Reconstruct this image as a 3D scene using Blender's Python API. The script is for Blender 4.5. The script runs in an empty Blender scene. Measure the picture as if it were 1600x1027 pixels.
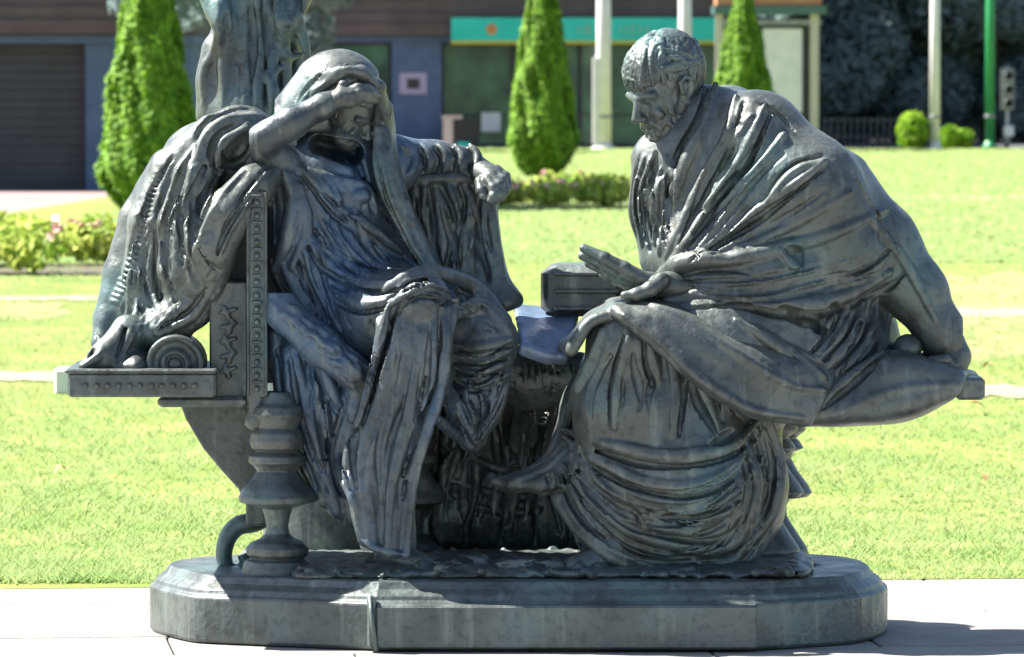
import bpy, math, random
import numpy as np
from mathutils import Vector, Matrix

random.seed(7)
RNG = np.random.default_rng(7)
SC = bpy.context.scene
COL = SC.collection

# ------------------------------------------------------------------ camera, sky, sun, exposure
FPX, CAMD, CAMH, HORY = 8400.0, 14.0, 1.45, 121.0       # focal length in photo pixels, distance, eye height, horizon row
PITCH = math.atan((513.5 - HORY) / FPX)
cam_d = bpy.data.cameras.new('camera')
cam = bpy.data.objects.new('camera', cam_d)
COL.objects.link(cam)
cam.location = (0, -CAMD, CAMH)
cam.rotation_euler = (math.pi / 2 - PITCH, 0, 0)
cam_d.sensor_width = 36
cam_d.lens = 36 * FPX / 1600
cam_d.clip_end = 2000
cam_d.dof.use_dof = True
cam_d.dof.focus_distance = 13.8
cam_d.dof.aperture_fstop = 11
SC.camera = cam

SUN_EL, SUN_AZ = math.radians(50), math.radians(-72)     # azimuth from +Y, negative = to the left
w = bpy.data.worlds.new('World'); SC.world = w; w.use_nodes = True
wn = w.node_tree
bg = wn.nodes['Background']
sky = wn.nodes.new('ShaderNodeTexSky'); sky.sky_type = 'NISHITA'; sky.sun_disc = False
sky.sun_elevation = SUN_EL; sky.sun_rotation = SUN_AZ
wn.links.new(sky.outputs[0], bg.inputs[0]); bg.inputs[1].default_value = 0.05
sd = bpy.data.lights.new('sun', 'SUN'); sd.energy = 5.0; sd.angle = math.radians(0.5); sd.color = (1, .95, .86)
so = bpy.data.objects.new('sun', sd); COL.objects.link(so)
sdir = Vector((math.sin(SUN_AZ) * math.cos(SUN_EL), math.cos(SUN_AZ) * math.cos(SUN_EL), math.sin(SUN_EL)))
so.rotation_euler = sdir.to_track_quat('Z', 'Y').to_euler()
so.location = (-6, 4, 12)
SC.view_settings.view_transform = 'Standard'
SC.view_settings.look = 'None'
SC.view_settings.exposure = 2.15
SC.view_settings.gamma = 1
SC.view_settings.use_curve_mapping = False

# ------------------------------------------------------------------ helpers
CP, SP = math.cos(PITCH), math.sin(PITCH)
def V(px, py, Y):
    """world point seen at photo pixel (px,py) on the depth plane Y"""
    u = (px - 800) / FPX; v = (513.5 - py) / FPX
    t = (Y + CAMD) / (CP + v * SP)
    return np.array((u * t, Y, CAMH + t * (-SP + v * CP)))
def XAT(px, Y): return (px - 800) / FPX * (Y + CAMD)
def ZAT(py, Y): return V(800, py, Y)[2]
def GY(py): return CAMH * FPX / (py - HORY) - CAMD        # depth of the ground row py

def tag(o, label=None, cat=None, group=None, kind=None):
    if label: o['label'] = label
    if cat: o['category'] = cat
    if group: o['group'] = group
    if kind: o['kind'] = kind
    return o
def empty(name, loc=(0, 0, 0), parent=None):
    o = bpy.data.objects.new(name, None); COL.objects.link(o); o.location = loc
    o.empty_display_size = .2
    if parent: o.parent = parent
    return o
def link(name, me, m, parent=None):
    o = bpy.data.objects.new(name, me); COL.objects.link(o)
    if m is not None and not me.materials:
        for q in (m if isinstance(m, (list, tuple)) else [m]): me.materials.append(q)
    if parent: o.parent = parent
    return o
def np_mesh(name, verts, faces, smooth=True, midx=None):
    """faces: (n,k) int array"""
    verts = np.asarray(verts, np.float32); faces = np.asarray(faces, np.int32)
    k = faces.shape[1]; n = len(faces)
    me = bpy.data.meshes.new(name)
    me.vertices.add(len(verts)); me.vertices.foreach_set('co', verts.ravel())
    me.loops.add(n * k); me.loops.foreach_set('vertex_index', faces.ravel())
    me.polygons.add(n)
    me.polygons.foreach_set('loop_start', np.arange(0, n * k, k, dtype=np.int32))
    me.polygons.foreach_set('loop_total', np.full(n, k, np.int32))
    if midx is not None: me.polygons.foreach_set('material_index', np.asarray(midx, np.int32))
    me.polygons.foreach_set('use_smooth', np.full(n, smooth, bool))
    me.update(calc_edges=True); me.validate()
    return me

class MB:
    """collects plain shapes into one mesh"""
    def __init__(s): s.v = []; s.f = []; s.sm = []
    def box(s, c, d, rz=0, bev=0):
        c = np.array(c, float); d = np.array(d, float) / 2; n = len(s.v)
        ca, sa = math.cos(rz), math.sin(rz)
        def add(x, y, z): s.v.append((c[0] + x * ca - y * sa, c[1] + x * sa + y * ca, c[2] + z))
        if bev <= 0:
            for z in (-1, 1):
                for x, y in ((-1, -1), (1, -1), (1, 1), (-1, 1)): add(x * d[0], y * d[1], z * d[2])
            F = [(0, 3, 2, 1), (4, 5, 6, 7), (0, 1, 5, 4), (1, 2, 6, 5), (2, 3, 7, 6), (3, 0, 4, 7)]
            s.f += [tuple(n + i for i in q) for q in F]; s.sm += [False] * 6
        else:
            b = bev
            rings = [(d[0] - b, d[1] - b, -d[2]), (d[0], d[1], -d[2] + b), (d[0], d[1], d[2] - b), (d[0] - b, d[1] - b, d[2])]
            for X, Y, Z in rings:
                for x, y in ((-X, -Y + b), (-X + b, -Y), (X - b, -Y), (X, -Y + b), (X, Y - b), (X - b, Y), (-X + b, Y), (-X, Y - b)): add(x, y, Z)
            for r in range(3):
                for i in range(8):
                    j = (i + 1) % 8
                    s.f.append((n + r * 8 + i, n + r * 8 + j, n + r * 8 + 8 + j, n + r * 8 + 8 + i)); s.sm.append(False)
            s.f.append(tuple(n + 7 - i for i in range(8))); s.f.append(tuple(n + 24 + i for i in range(8))); s.sm += [False, False]
        return s
    def lathe(s, c, prof, seg=24, axis='z'):
        n = len(s.v); c = np.array(c, float)
        for r, z in prof:
            for i in range(seg):
                a = 2 * math.pi * i / seg
                p = (r * math.cos(a), r * math.sin(a), z)
                if axis == 'y': p = (p[0], z, p[1])
                if axis == 'x': p = (z, p[0], p[1])
                s.v.append(tuple(c + p))
        for k in range(len(prof) - 1):
            for i in range(seg):
                j = (i + 1) % seg
                s.f.append((n + k * seg + i, n + k * seg + j, n + (k + 1) * seg + j, n + (k + 1) * seg + i)); s.sm.append(True)
        s.f.append(tuple(n + seg - 1 - i for i in range(seg))); s.f.append(tuple(n + (len(prof) - 1) * seg + i for i in range(seg))); s.sm += [False, False]
        return s
    def tube(s, pts, rad, seg=10, ref=None):
        pts = [np.array(p, float) for p in pts]; n = len(s.v)
        rad = rad if hasattr(rad, '__len__') else [rad] * len(pts)
        for k, p in enumerate(pts):
            t = pts[min(k + 1, len(pts) - 1)] - pts[max(k - 1, 0)]; t /= np.linalg.norm(t) + 1e-9
            a = np.cross(t, ref if ref is not None else ((0, 0, 1) if abs(t[2]) < .9 else (1, 0, 0))); a /= np.linalg.norm(a); b = np.cross(t, a)
            for i in range(seg):
                q = 2 * math.pi * i / seg
                s.v.append(tuple(p + rad[k] * (a * math.cos(q) + b * math.sin(q))))
        for k in range(len(pts) - 1):
            for i in range(seg):
                j = (i + 1) % seg
                s.f.append((n + k * seg + i, n + (k + 1) * seg + i, n + (k + 1) * seg + j, n + k * seg + j)); s.sm.append(True)
        s.f.append(tuple(n + i for i in range(seg))); s.f.append(tuple(n + (len(pts) - 1) * seg + seg - 1 - i for i in range(seg))); s.sm += [False, False]
        return s
    def prism(s, poly, z0, z1, inset=0):
        n = len(s.v); m = len(poly); P = np.array(poly, float); c = P.mean(0)
        for p in P: s.v.append((p[0], p[1], z0))
        for p in P:
            q = p + (c - p) / (np.linalg.norm(c - p) + 1e-9) * inset
            s.v.append((q[0], q[1], z1))
        for i in range(m):
            j = (i + 1) % m; s.f.append((n + i, n + j, n + m + j, n + m + i)); s.sm.append(False)
        s.f.append(tuple(n + m - 1 - i for i in range(m))); s.f.append(tuple(n + m + i for i in range(m))); s.sm += [False, False]
        return s
    def build(s, name, m, parent=None, off=None):
        me = bpy.data.meshes.new(name)
        vv = s.v if off is None else [(a - off[0], b - off[1], c - off[2]) for a, b, c in s.v]
        me.from_pydata(vv, [], s.f); me.polygons.foreach_set('use_smooth', s.sm); me.update()
        return link(name, me, m, parent)

# ------------------------------------------------------------------ materials
def mat(name, c1, c2=None, scale=5, rough=.7, metal=0, bump=0, bscale=40, detail=4, emit=None, contrast=(.35, .65), spec=.5, c3=None, s3=2.0):
    m = bpy.data.materials.new(name); m.use_nodes = True
    nt = m.node_tree; b = nt.nodes['Principled BSDF']
    b.inputs['Base Color'].default_value = (*c1, 1); b.inputs['Roughness'].default_value = rough; b.inputs['Metallic'].default_value = metal
    b.inputs['Specular IOR Level'].default_value = spec
    tc = nt.nodes.new('ShaderNodeTexCoord')
    if c2:
        no = nt.nodes.new('ShaderNodeTexNoise'); no.inputs['Scale'].default_value = scale; no.inputs['Detail'].default_value = detail
        nt.links.new(tc.outputs['Object'], no.inputs['Vector'])
        cr = nt.nodes.new('ShaderNodeValToRGB'); cr.color_ramp.elements[0].position = contrast[0]; cr.color_ramp.elements[1].position = contrast[1]
        cr.color_ramp.elements[0].color = (*c1, 1); cr.color_ramp.elements[1].color = (*c2, 1)
        nt.links.new(no.outputs[0], cr.inputs[0]); out = cr.outputs[0]
        if c3:
            n3 = nt.nodes.new('ShaderNodeTexNoise'); n3.inputs['Scale'].default_value = s3; n3.inputs['Detail'].default_value = 5
            nt.links.new(tc.outputs['Object'], n3.inputs['Vector'])
            r3 = nt.nodes.new('ShaderNodeValToRGB'); r3.color_ramp.elements[0].position = .5; r3.color_ramp.elements[1].position = .68
            nt.links.new(n3.outputs[0], r3.inputs[0])
            mx = nt.nodes.new('ShaderNodeMix'); mx.data_type = 'RGBA'
            nt.links.new(r3.outputs[0], mx.inputs[0]); nt.links.new(out, mx.inputs[6]); mx.inputs[7].default_value = (*c3, 1)
            out = mx.outputs[2]
        nt.links.new(out, b.inputs['Base Color'])
    if bump:
        nb = nt.nodes.new('ShaderNodeTexNoise'); nb.inputs['Scale'].default_value = bscale; nb.inputs['Detail'].default_value = 5
        nt.links.new(tc.outputs['Object'], nb.inputs['Vector'])
        bp = nt.nodes.new('ShaderNodeBump'); bp.inputs['Strength'].default_value = bump; bp.inputs['Distance'].default_value = .02
        nt.links.new(nb.outputs[0], bp.inputs['Height']); nt.links.new(bp.outputs[0], b.inputs['Normal'])
    if emit:
        b.inputs['Emission Color'].default_value = (*emit[:3], 1); b.inputs['Emission Strength'].default_value = emit[3]
    return m

def bronze(name, base=(.118, .131, .125), dark=(.050, .059, .058), teal=(.082, .135, .135), pits=.5):
    m = mat(name, dark, base, scale=7, rough=.42, metal=.42, bump=.13, bscale=70, contrast=(.28, .62), c3=teal, s3=3.5)
    nt = m.node_tree; b = nt.nodes['Principled BSDF']; tc = [n for n in nt.nodes if n.type == 'TEX_COORD'][0]
    no = nt.nodes.new('ShaderNodeTexNoise'); no.inputs['Scale'].default_value = 14; no.inputs['Detail'].default_value = 6
    nt.links.new(tc.outputs['Object'], no.inputs['Vector'])
    mr = nt.nodes.new('ShaderNodeMapRange'); mr.inputs[1].default_value = .3; mr.inputs[2].default_value = .7; mr.inputs[3].default_value = .32; mr.inputs[4].default_value = .54
    nt.links.new(no.outputs[0], mr.inputs[0]); nt.links.new(mr.outputs[0], b.inputs['Roughness'])
    # rain runs: pale verdigris drawn out down the cast
    mp = nt.nodes.new('ShaderNodeMapping'); mp.inputs['Scale'].default_value = (34, 34, 2.6); nt.links.new(tc.outputs['Object'], mp.inputs[0])
    ns = nt.nodes.new('ShaderNodeTexNoise'); ns.inputs['Scale'].default_value = 1; ns.inputs['Detail'].default_value = 4; nt.links.new(mp.outputs[0], ns.inputs['Vector'])
    rs = nt.nodes.new('ShaderNodeValToRGB'); rs.color_ramp.elements[0].position = .56; rs.color_ramp.elements[1].position = .72
    rs.color_ramp.elements[1].color = (.55, .55, .55, 1); nt.links.new(ns.outputs[0], rs.inputs[0])
    src = b.inputs['Base Color'].links[0].from_socket
    mx = nt.nodes.new('ShaderNodeMix'); mx.data_type = 'RGBA'; nt.links.new(rs.outputs[0], mx.inputs[0]); nt.links.new(src, mx.inputs[6]); mx.inputs[7].default_value = (.19, .22, .205, 1)
    # small dark pits and stains
    nv = nt.nodes.new('ShaderNodeTexNoise'); nv.inputs['Scale'].default_value = 42; nv.inputs['Detail'].default_value = 3; nt.links.new(tc.outputs['Object'], nv.inputs['Vector'])
    rv = nt.nodes.new('ShaderNodeValToRGB'); rv.color_ramp.elements[0].position = .36; rv.color_ramp.elements[1].position = .47
    rv.color_ramp.elements[0].color = (.45, .45, .45, 1); nt.links.new(nv.outputs[0], rv.inputs[0])
    mu = nt.nodes.new('ShaderNodeMix'); mu.data_type = 'RGBA'; mu.blend_type = 'MULTIPLY'; mu.inputs[0].default_value = pits
    nt.links.new(mx.outputs[2], mu.inputs[6]); nt.links.new(rv.outputs[0], mu.inputs[7]); nt.links.new(mu.outputs[2], b.inputs['Base Color'])
    return m
M = {}
M['bronze'] = bronze('bronze')
M['bronze_plinth'] = bronze('bronze_plinth', (.118, .134, .131), (.056, .066, .066), (.095, .145, .145), .45)
M['bronze_back'] = bronze('bronze_weathered', (.118, .134, .131), (.054, .063, .064), (.088, .15, .15))
M['bronze_sheet'] = bronze('bronze_sky_sheen', (.15, .205, .30), (.10, .14, .21), (.11, .19, .30), .3)  # pale blue sky reflection painted into the sheet's base colour
M['bronze_skyblue'] = bronze('bronze_sky_tint', (.108, .126, .134), (.045, .056, .063), (.068, .118, .185))  # bronze with bluish sky reflection put into its colour as noise
M['grass'] = mat('lawn', (.125, .172, .038), (.215, .24, .075), scale=1.2, rough=.9, bump=.6, bscale=60, spec=.1, c3=(.19, .185, .075), s3=.25)
M['blade'] = mat('grass_blade', (.245, .36, .125), (.36, .43, .19), scale=3, rough=.75, spec=.15)
M['paving'] = mat('paving_stone', (.19, .18, .167), (.24, .232, .218), scale=6, rough=.8, bump=.15, bscale=80)
M['paving2'] = mat('paving_bed', (.20, .19, .17), (.26, .245, .22), scale=6, rough=.85)
M['path'] = mat('path_concrete', (.20, .195, .105), (.25, .235, .15), scale=4, rough=.85)
M['pink'] = mat('pink_paving', (.19, .125, .125), (.235, .165, .16), scale=2, rough=.85)
M['soil'] = mat('soil', (.05, .04, .03), (.09, .07, .05), scale=8, rough=.95)
M['asphalt'] = mat('asphalt', (.045, .047, .05), (.06, .062, .065), scale=8, rough=.9)
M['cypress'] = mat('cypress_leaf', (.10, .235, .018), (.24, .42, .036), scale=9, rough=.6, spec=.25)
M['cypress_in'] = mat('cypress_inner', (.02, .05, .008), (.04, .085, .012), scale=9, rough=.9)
M['bark'] = mat('bark', (.05, .04, .03), (.10, .08, .06), scale=12, rough=.9, bump=.5, bscale=20)
M['tree_dark'] = mat('tree_leaf_dark', (.15, .21, .215), (.22, .29, .29), scale=1.2, rough=.6, spec=.2)
M['bush'] = mat('bush_leaf', (.16, .34, .02), (.34, .50, .05), scale=3, rough=.6, spec=.2)
M['rose_leaf'] = mat('rose_leaf', (.20, .34, .04), (.48, .52, .12), scale=4, rough=.6, spec=.2)
M['rose'] = mat('rose_petal', (.62, .30, .28), (.72, .52, .46), scale=3, rough=.6)
M['shutter'] = mat('shutter_paint', (.018, .024, .032), (.030, .038, .048), scale=2, rough=.5)
M['bluewall'] = mat('blue_render', (.052, .096, .175), (.07, .122, .21), scale=3, rough=.75, bump=.1)
M['roof'] = mat('roof_tile', (.062, .05, .05), (.10, .084, .08), scale=1.5, rough=.85, contrast=(.3, .7))
M['teal'] = mat('teal_sign', (.0, .43, .36), (.015, .50, .41), scale=1, rough=.4)
M['yellow'] = mat('yellow_trim', (.45, .42, .03), rough=.5)
M['orange'] = mat('orange_print', (.55, .18, .03), rough=.5)
M['white'] = mat('white_paint', (.60, .61, .62), (.70, .70, .70), scale=3, rough=.5)
M['lilac'] = mat('notice_board', (.30, .29, .42), rough=.5)
M['black'] = mat('black_plastic', (.015, .016, .018), rough=.45)
M['grey'] = mat('grey_metal', (.22, .23, .24), (.28, .29, .30), scale=4, rough=.5, metal=.3)
M['cream'] = mat('cream_post', (.45, .42, .36), rough=.6)
M['green'] = mat('green_pole', (.015, .22, .06), (.02, .26, .08), scale=3, rough=.45)
M['brown'] = mat('brown_fascia', (.35, .15, .08), (.40, .19, .10), scale=3, rough=.6)
M['greenbeam'] = mat('green_beam', (.05, .12, .11), rough=.5)
M['darkmetal'] = mat('dark_metal', (.05, .055, .06), (.08, .085, .09), scale=5, rough=.6)
M['fadedprint'] = mat('faded_lettering', (.10, .42, .33), (.16, .40, .30), scale=2, rough=.5)
M['sand'] = mat('dry_turf', (.17, .15, .055), (.22, .20, .085), scale=2.5, rough=.95)
M['leaf_dry'] = mat('dry_leaf', (.25, .13, .05), (.38, .24, .10), scale=20, rough=.8)
def translucent(m, fac):
    nt = m.node_tree; b = nt.nodes['Principled BSDF']; tr = nt.nodes.new('ShaderNodeBsdfTranslucent'); mx = nt.nodes.new('ShaderNodeMixShader')
    src = b.inputs['Base Color'].links[0].from_socket; nt.links.new(src, tr.inputs[0]); mx.inputs[0].default_value = fac
    nt.links.new(b.outputs[0], mx.inputs[1]); nt.links.new(tr.outputs[0], mx.inputs[2]); nt.links.new(mx.outputs[0], nt.nodes['Material Output'].inputs[0])
translucent(M['blade'], .45); translucent(M['tree_dark'], .5); translucent(M['cypress'], .3); translucent(M['bush'], .35); translucent(M['rose_leaf'], .4)
def glassy():
    m = mat('glass_painted_reflections', (.010, .045, .04), (.06, .17, .11), scale=1.3, rough=.12, spec=.6)  # greenish reflections painted into the pane colour as noise
    return m
M['glass'] = glassy()
M['interior'] = mat('shop_interior', (.03, .05, .05), (.06, .09, .08), scale=.7, rough=.8)

# ------------------------------------------------------------------ signed-distance sculpting
PX = 1 / 600.0
def crom(P, step):
    """Catmull-Rom resample of an (n,d) polyline at about the given step"""
    P = np.asarray(P, float)
    if len(P) < 3: Q = P
    else:
        E = np.vstack([2 * P[0] - P[1], P, 2 * P[-1] - P[-2]]); Q = []
        for i in range(1, len(E) - 2):
            p0, p1, p2, p3 = E[i - 1], E[i], E[i + 1], E[i + 2]
            for t in np.linspace(0, 1, 12, endpoint=False):
                Q.append(.5 * (2 * p1 + (p2 - p0) * t + (2 * p0 - 5 * p1 + 4 * p2 - p3) * t * t + (3 * p1 - p0 - 3 * p2 + p3) * t ** 3))
        Q.append(P[-1]); Q = np.array(Q)
    L = np.r_[0, np.cumsum(np.linalg.norm(np.diff(Q[:, :2] if Q.shape[1] == 2 else Q[:, :3], axis=0), axis=1))]
    n = max(2, int(round(L[-1] / step)) + 1)
    s = np.linspace(0, L[-1], n)
    return np.stack([np.interp(s, L, Q[:, i]) for i in range(Q.shape[1])], 1)

class Field:
    def __init__(s, lo, hi, h):
        s.lo = np.array(lo, float); s.h = h
        s.n = np.ceil((np.array(hi) - s.lo) / h).astype(int) + 1
        s.F = np.full(s.n, .06, np.float32)
        s.ax = [(s.lo[i] + h * np.arange(s.n[i])).astype(np.float32) for i in range(3)]
    def _blk(s, mn, mx):
        a = np.maximum(np.floor((np.asarray(mn) - s.lo) / s.h).astype(int), 0)
        b = np.minimum(np.ceil((np.asarray(mx) - s.lo) / s.h).astype(int) + 1, s.n)
        if np.any(b <= a): return None
        sl = tuple(slice(a[i], b[i]) for i in range(3))
        X = s.ax[0][sl[0]][:, None, None]; Y = s.ax[1][sl[1]][None, :, None]; Z = s.ax[2][sl[2]][None, None, :]
        return sl, X, Y, Z
    def _mix(s, sl, d, k, mode):
        F = s.F[sl]
        if mode < 0: F = -F                             # carve: -smin(-F, d)
        if k > 0:
            hh = np.maximum(k - np.abs(F - d), 0) / k
            R = np.minimum(F, d) - hh * hh * (k * .25)
        else: R = np.minimum(F, d)
        s.F[sl] = -R if mode < 0 else R
    def cap(s, a, b, r0, r1, k=.02, mode=1, fl=None):
        """tapered capsule; fl=(sx,sy,sz) squashes its section"""
        a = np.asarray(a, float); b = np.asarray(b, float); rm = max(r0, r1); mg = rm + max(k, .02) + 2 * s.h
        f = np.array(fl if fl is not None else (1, 1, 1), float)
        B = s._blk(np.minimum(a, b) - mg * np.maximum(f, 1), np.maximum(a, b) + mg * np.maximum(f, 1))
        if B is None: return
        sl, X, Y, Z = B
        A = a / f; D = (b - a) / f; dd = float(D @ D) + 1e-12
        px = X / f[0] - A[0]; py = Y / f[1] - A[1]; pz = Z / f[2] - A[2]
        t = np.clip((px * D[0] + py * D[1] + pz * D[2]) / dd, 0, 1)
        d = np.sqrt((px - t * D[0]) ** 2 + (py - t * D[1]) ** 2 + (pz - t * D[2]) ** 2) - (r0 + (r1 - r0) * t)
        s._mix(sl, (d * f.min()).astype(np.float32), k, mode)
    def ell(s, c, r, k=.02, mode=1, R=None):
        c = np.asarray(c, float); r = np.asarray(r, float); mg = r.max() + max(k, .02) + 2 * s.h
        B = s._blk(c - mg, c + mg)
        if B is None: return
        sl, X, Y, Z = B
        x, y, z = X - c[0], Y - c[1], Z - c[2]
        if R is not None: x, y, z = (R[0][0] * x + R[1][0] * y + R[2][0] * z, R[0][1] * x + R[1][1] * y + R[2][1] * z, R[0][2] * x + R[1][2] * y + R[2][2] * z)
        q = np.sqrt((x / r[0]) ** 2 + (y / r[1]) ** 2 + (z / r[2]) ** 2)
        q2 = np.sqrt((x / r[0] ** 2) ** 2 + (y / r[1] ** 2) ** 2 + (z / r[2] ** 2) ** 2) + 1e-6
        s._mix(sl, np.minimum(q * (q - 1) / q2, .2).astype(np.float32), k, mode)
    def chain(s, pts, k=.02, mode=1, fl=None):
        """pts: (px,py,Y,r_px)"""
        for p, q in zip(pts[:-1], pts[1:]):
            s.cap(V(*p[:3]), V(*q[:3]), p[3] * PX, q[3] * PX, k, mode, fl)
    def sheet(s, rows, th=8, k=.008, wave=None, sub=1.0):
        """rows of (px,py,Y): a smooth cloth of half thickness th pixels through them; wave(u,v)->depth offset"""
        step = th * .9 * sub
        R = [np.array(r, float) for r in rows]
        Rw = [crom(np.c_[r[:, 0], r[:, 1], r[:, 2] * 600], 4) for r in R]
        n = int(max(np.linalg.norm(np.diff(r, axis=0), axis=1).sum() for r in Rw) / step) + 2
        Rw = [np.stack([np.interp(np.linspace(0, 1, n), np.linspace(0, 1, len(r)), r[:, i]) for i in range(3)], 1) for r in Rw]
        A = np.stack(Rw)                                # rows, n, 3
        m = int(np.linalg.norm(np.diff(A, axis=0), axis=2).sum(0).max() / step) + 2
        C = []
        for j in range(n):
            c = crom(A[:, j], 4); C.append(np.stack([np.interp(np.linspace(0, 1, m), np.linspace(0, 1, len(c)), c[:, i]) for i in range(3)], 1))
        C = np.stack(C)                                 # n, m, 3
        for i in range(n):
            for j in range(m):
                x, y, d = C[i, j]; d /= 600
                if wave: d += wave(i / (n - 1), j / (m - 1))
                p = V(x, y, d); s.cap(p, p + 1e-5, th * PX, th * PX, k)
    def sample(s, P):
        g = (P - s.lo) / s.h
        i = np.clip(np.floor(g).astype(int), 0, s.n - 2); f = np.clip(g - i, 0, 1)
        r = 0
        for a in (0, 1):
            for b in (0, 1):
                for c in (0, 1):
                    wgt = (f[..., 0] if a else 1 - f[..., 0]) * (f[..., 1] if b else 1 - f[..., 1]) * (f[..., 2] if c else 1 - f[..., 2])
                    r = r + wgt * s.F[i[..., 0] + a, i[..., 1] + b, i[..., 2] + c]
        return r
    def surf(s, pp):
        """depth of the surface the view meets at each photo pixel"""
        ys = np.arange(s.lo[1], s.lo[1] + s.h * (s.n[1] - 1), s.h * .7)
        P = np.stack([np.stack([V(x, y, d) for d in ys]) for x, y in pp])
        f = s.sample(P); hit = f < 0
        idx = hit.argmax(1); ok = hit.any(1)
        out = np.full(len(pp), np.nan)
        for i in np.nonzero(ok)[0]:
            j = idx[i]
            if j == 0: out[i] = ys[0]; continue
            a, b = f[i, j - 1], f[i, j]; out[i] = ys[j - 1] + (ys[j] - ys[j - 1]) * a / (a - b)
        return out
    def fold(s, pts, r=7, off=.12, k=.009, mode=1, taper=.35, step=7):
        """a ridge (mode 1) or furrow (mode -1) that follows the existing surface along a line"""
        q = crom(np.array(pts, float), step); d = s.surf(q)
        ok = ~np.isnan(d)
        if ok.sum() < 2: return
        d = np.interp(np.arange(len(d)), np.nonzero(ok)[0], d[ok])
        kw = min(13, max(3, (len(d) // 3) * 2 + 1)); kr = np.hanning(kw + 2)[1:-1]; d = np.convolve(np.pad(d, kw // 2, mode='edge'), kr / kr.sum(), 'valid')
        n = len(q); t = np.linspace(0, 1, n)
        rr = r * np.clip(np.minimum(t, 1 - t) / max(taper, 1e-3), 0.22, 1) ** .6
        for i in range(n - 1):
            a = V(*q[i], d[i] + off * rr[i] * PX); b = V(*q[i + 1], d[i + 1] + off * rr[i + 1] * PX)
            s.cap(a, b, rr[i] * PX, rr[i + 1] * PX, k, mode)
    def groove(s, pts, r=6, off=.7, k=.004, taper=.35): s.fold(pts, r, off, k, -1, taper)
    def pleat(s, pts, r=8, g=5, side=1):
        """a ridge with a furrow lying along one side of it"""
        P = np.array(pts, float); T = np.gradient(P, axis=0); N = np.stack([-T[:, 1], T[:, 0]], 1); N /= np.linalg.norm(N, axis=1)[:, None] + 1e-9
        s.groove(P + N * side * (r * .85 + g * .6), g * .9); s.fold(P, r * .85, .3)
    def fan(s, A, B, n, r=7, g=5, jit=5, side=1, seed=0):
        """n pleats spread between the lines A and B"""
        rg = np.random.default_rng(seed); m = max(len(A), len(B), 5)
        A = crom(np.array(A, float), 3); B = crom(np.array(B, float), 3)
        A = A[np.linspace(0, len(A) - 1, m).astype(int)]; B = B[np.linspace(0, len(B) - 1, m).astype(int)]
        for i in range(n):
            t = (i + .5) / n
            L = A + (B - A) * t + rg.normal(0, jit * .5, (m, 2)) + rg.normal(0, jit * .5, 2)
            a = rg.uniform(0, .12); b = rg.uniform(.88, 1)
            L = crom(L, 3); L = L[int(a * len(L)):max(int(b * len(L)), 4)][::6]
            if len(L) > 2: s.pleat(L, r * rg.uniform(.75, 1.2), g * rg.uniform(.8, 1.2), side)
    def flute(s, A, B, n, r=6, off=-.1, jit=3, seed=0):
        """n hollow channels side by side between the lines A and B, leaving sharp crests between them"""
        rg = np.random.default_rng(seed); m = 24
        A = crom(np.array(A, float), 2); B = crom(np.array(B, float), 2)
        A = A[np.linspace(0, len(A) - 1, m).astype(int)]; B = B[np.linspace(0, len(B) - 1, m).astype(int)]
        for i in range(n):
            t = (i + .5 + rg.uniform(-.25, .25)) / n
            ph = rg.uniform(0, 6.28); am = rg.uniform(.3, 1) * jit
            T = t + .04 * np.sin(np.linspace(0, 1, m) * 4 + ph)
            L = A + (B - A) * T[:, None]; L[:, 0] += am * np.sin(np.linspace(0, 5, m) + ph)
            a = rg.uniform(0, .2); b = rg.uniform(.8, 1); L = L[int(a * m):int(b * m)]
            s.fold(L, r * rg.uniform(.7, 1.25), off, .0022, -1, .45)
    def mesh(s, name, disp=.0006, dscale=40., crisp=0.):
        F = s.F; n = s.n; I = F < 0
        c = I[:-1, :-1, :-1].astype(np.uint8)
        for a in (0, 1):
            for b in (0, 1):
                for d in (0, 1):
                    if a or b or d: c = c + I[a:n[0] - 1 + a, b:n[1] - 1 + b, d:n[2] - 1 + d]
        act = (c > 0) & (c < 8)
        ci = np.argwhere(act); vid = np.full(act.shape, -1, np.int32); vid[act] = np.arange(len(ci))
        acc = np.zeros((len(ci), 3)); cnt = np.zeros(len(ci))
        cor = [np.array((a, b, d)) for a in (0, 1) for b in (0, 1) for d in (0, 1)]
        for p in cor:
            for ax in range(3):
                if p[ax]: continue
                q = p.copy(); q[ax] = 1
                fa = F[ci[:, 0] + p[0], ci[:, 1] + p[1], ci[:, 2] + p[2]]; fb = F[ci[:, 0] + q[0], ci[:, 1] + q[1], ci[:, 2] + q[2]]
                m = (fa < 0) != (fb < 0)
                t = np.where(m, fa / np.where(m, fa - fb, 1), 0)
                acc[m] += p + (q - p) * t[m][:, None]; cnt[m] += 1
        vs = s.lo + s.h * (ci + acc / cnt[:, None])
        faces = []
        for ax in range(3):
            o = [0, 0, 0]; o[ax] = 1
            A = I[:n[0] - o[0], :n[1] - o[1], :n[2] - o[2]]; B = I[o[0]:, o[1]:, o[2]:]
            e = np.argwhere(A != B); b, d = [(1, 2), (2, 0), (0, 1)][ax]
            e = e[(e[:, b] > 0) & (e[:, d] > 0) & (e[:, b] < n[b] - 1) & (e[:, d] < n[d] - 1)]
            ins = A[e[:, 0], e[:, 1], e[:, 2]]
            def cell(db, dd):
                q = e.copy(); q[:, b] += db; q[:, d] += dd; return vid[q[:, 0], q[:, 1], q[:, 2]]
            Q = np.stack([cell(-1, -1), cell(0, -1), cell(0, 0), cell(-1, 0)], 1)
            Q[~ins] = Q[~ins][:, ::-1]; faces.append(Q)
        f = np.vstack(faces); f = f[(f >= 0).all(1)]
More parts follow.
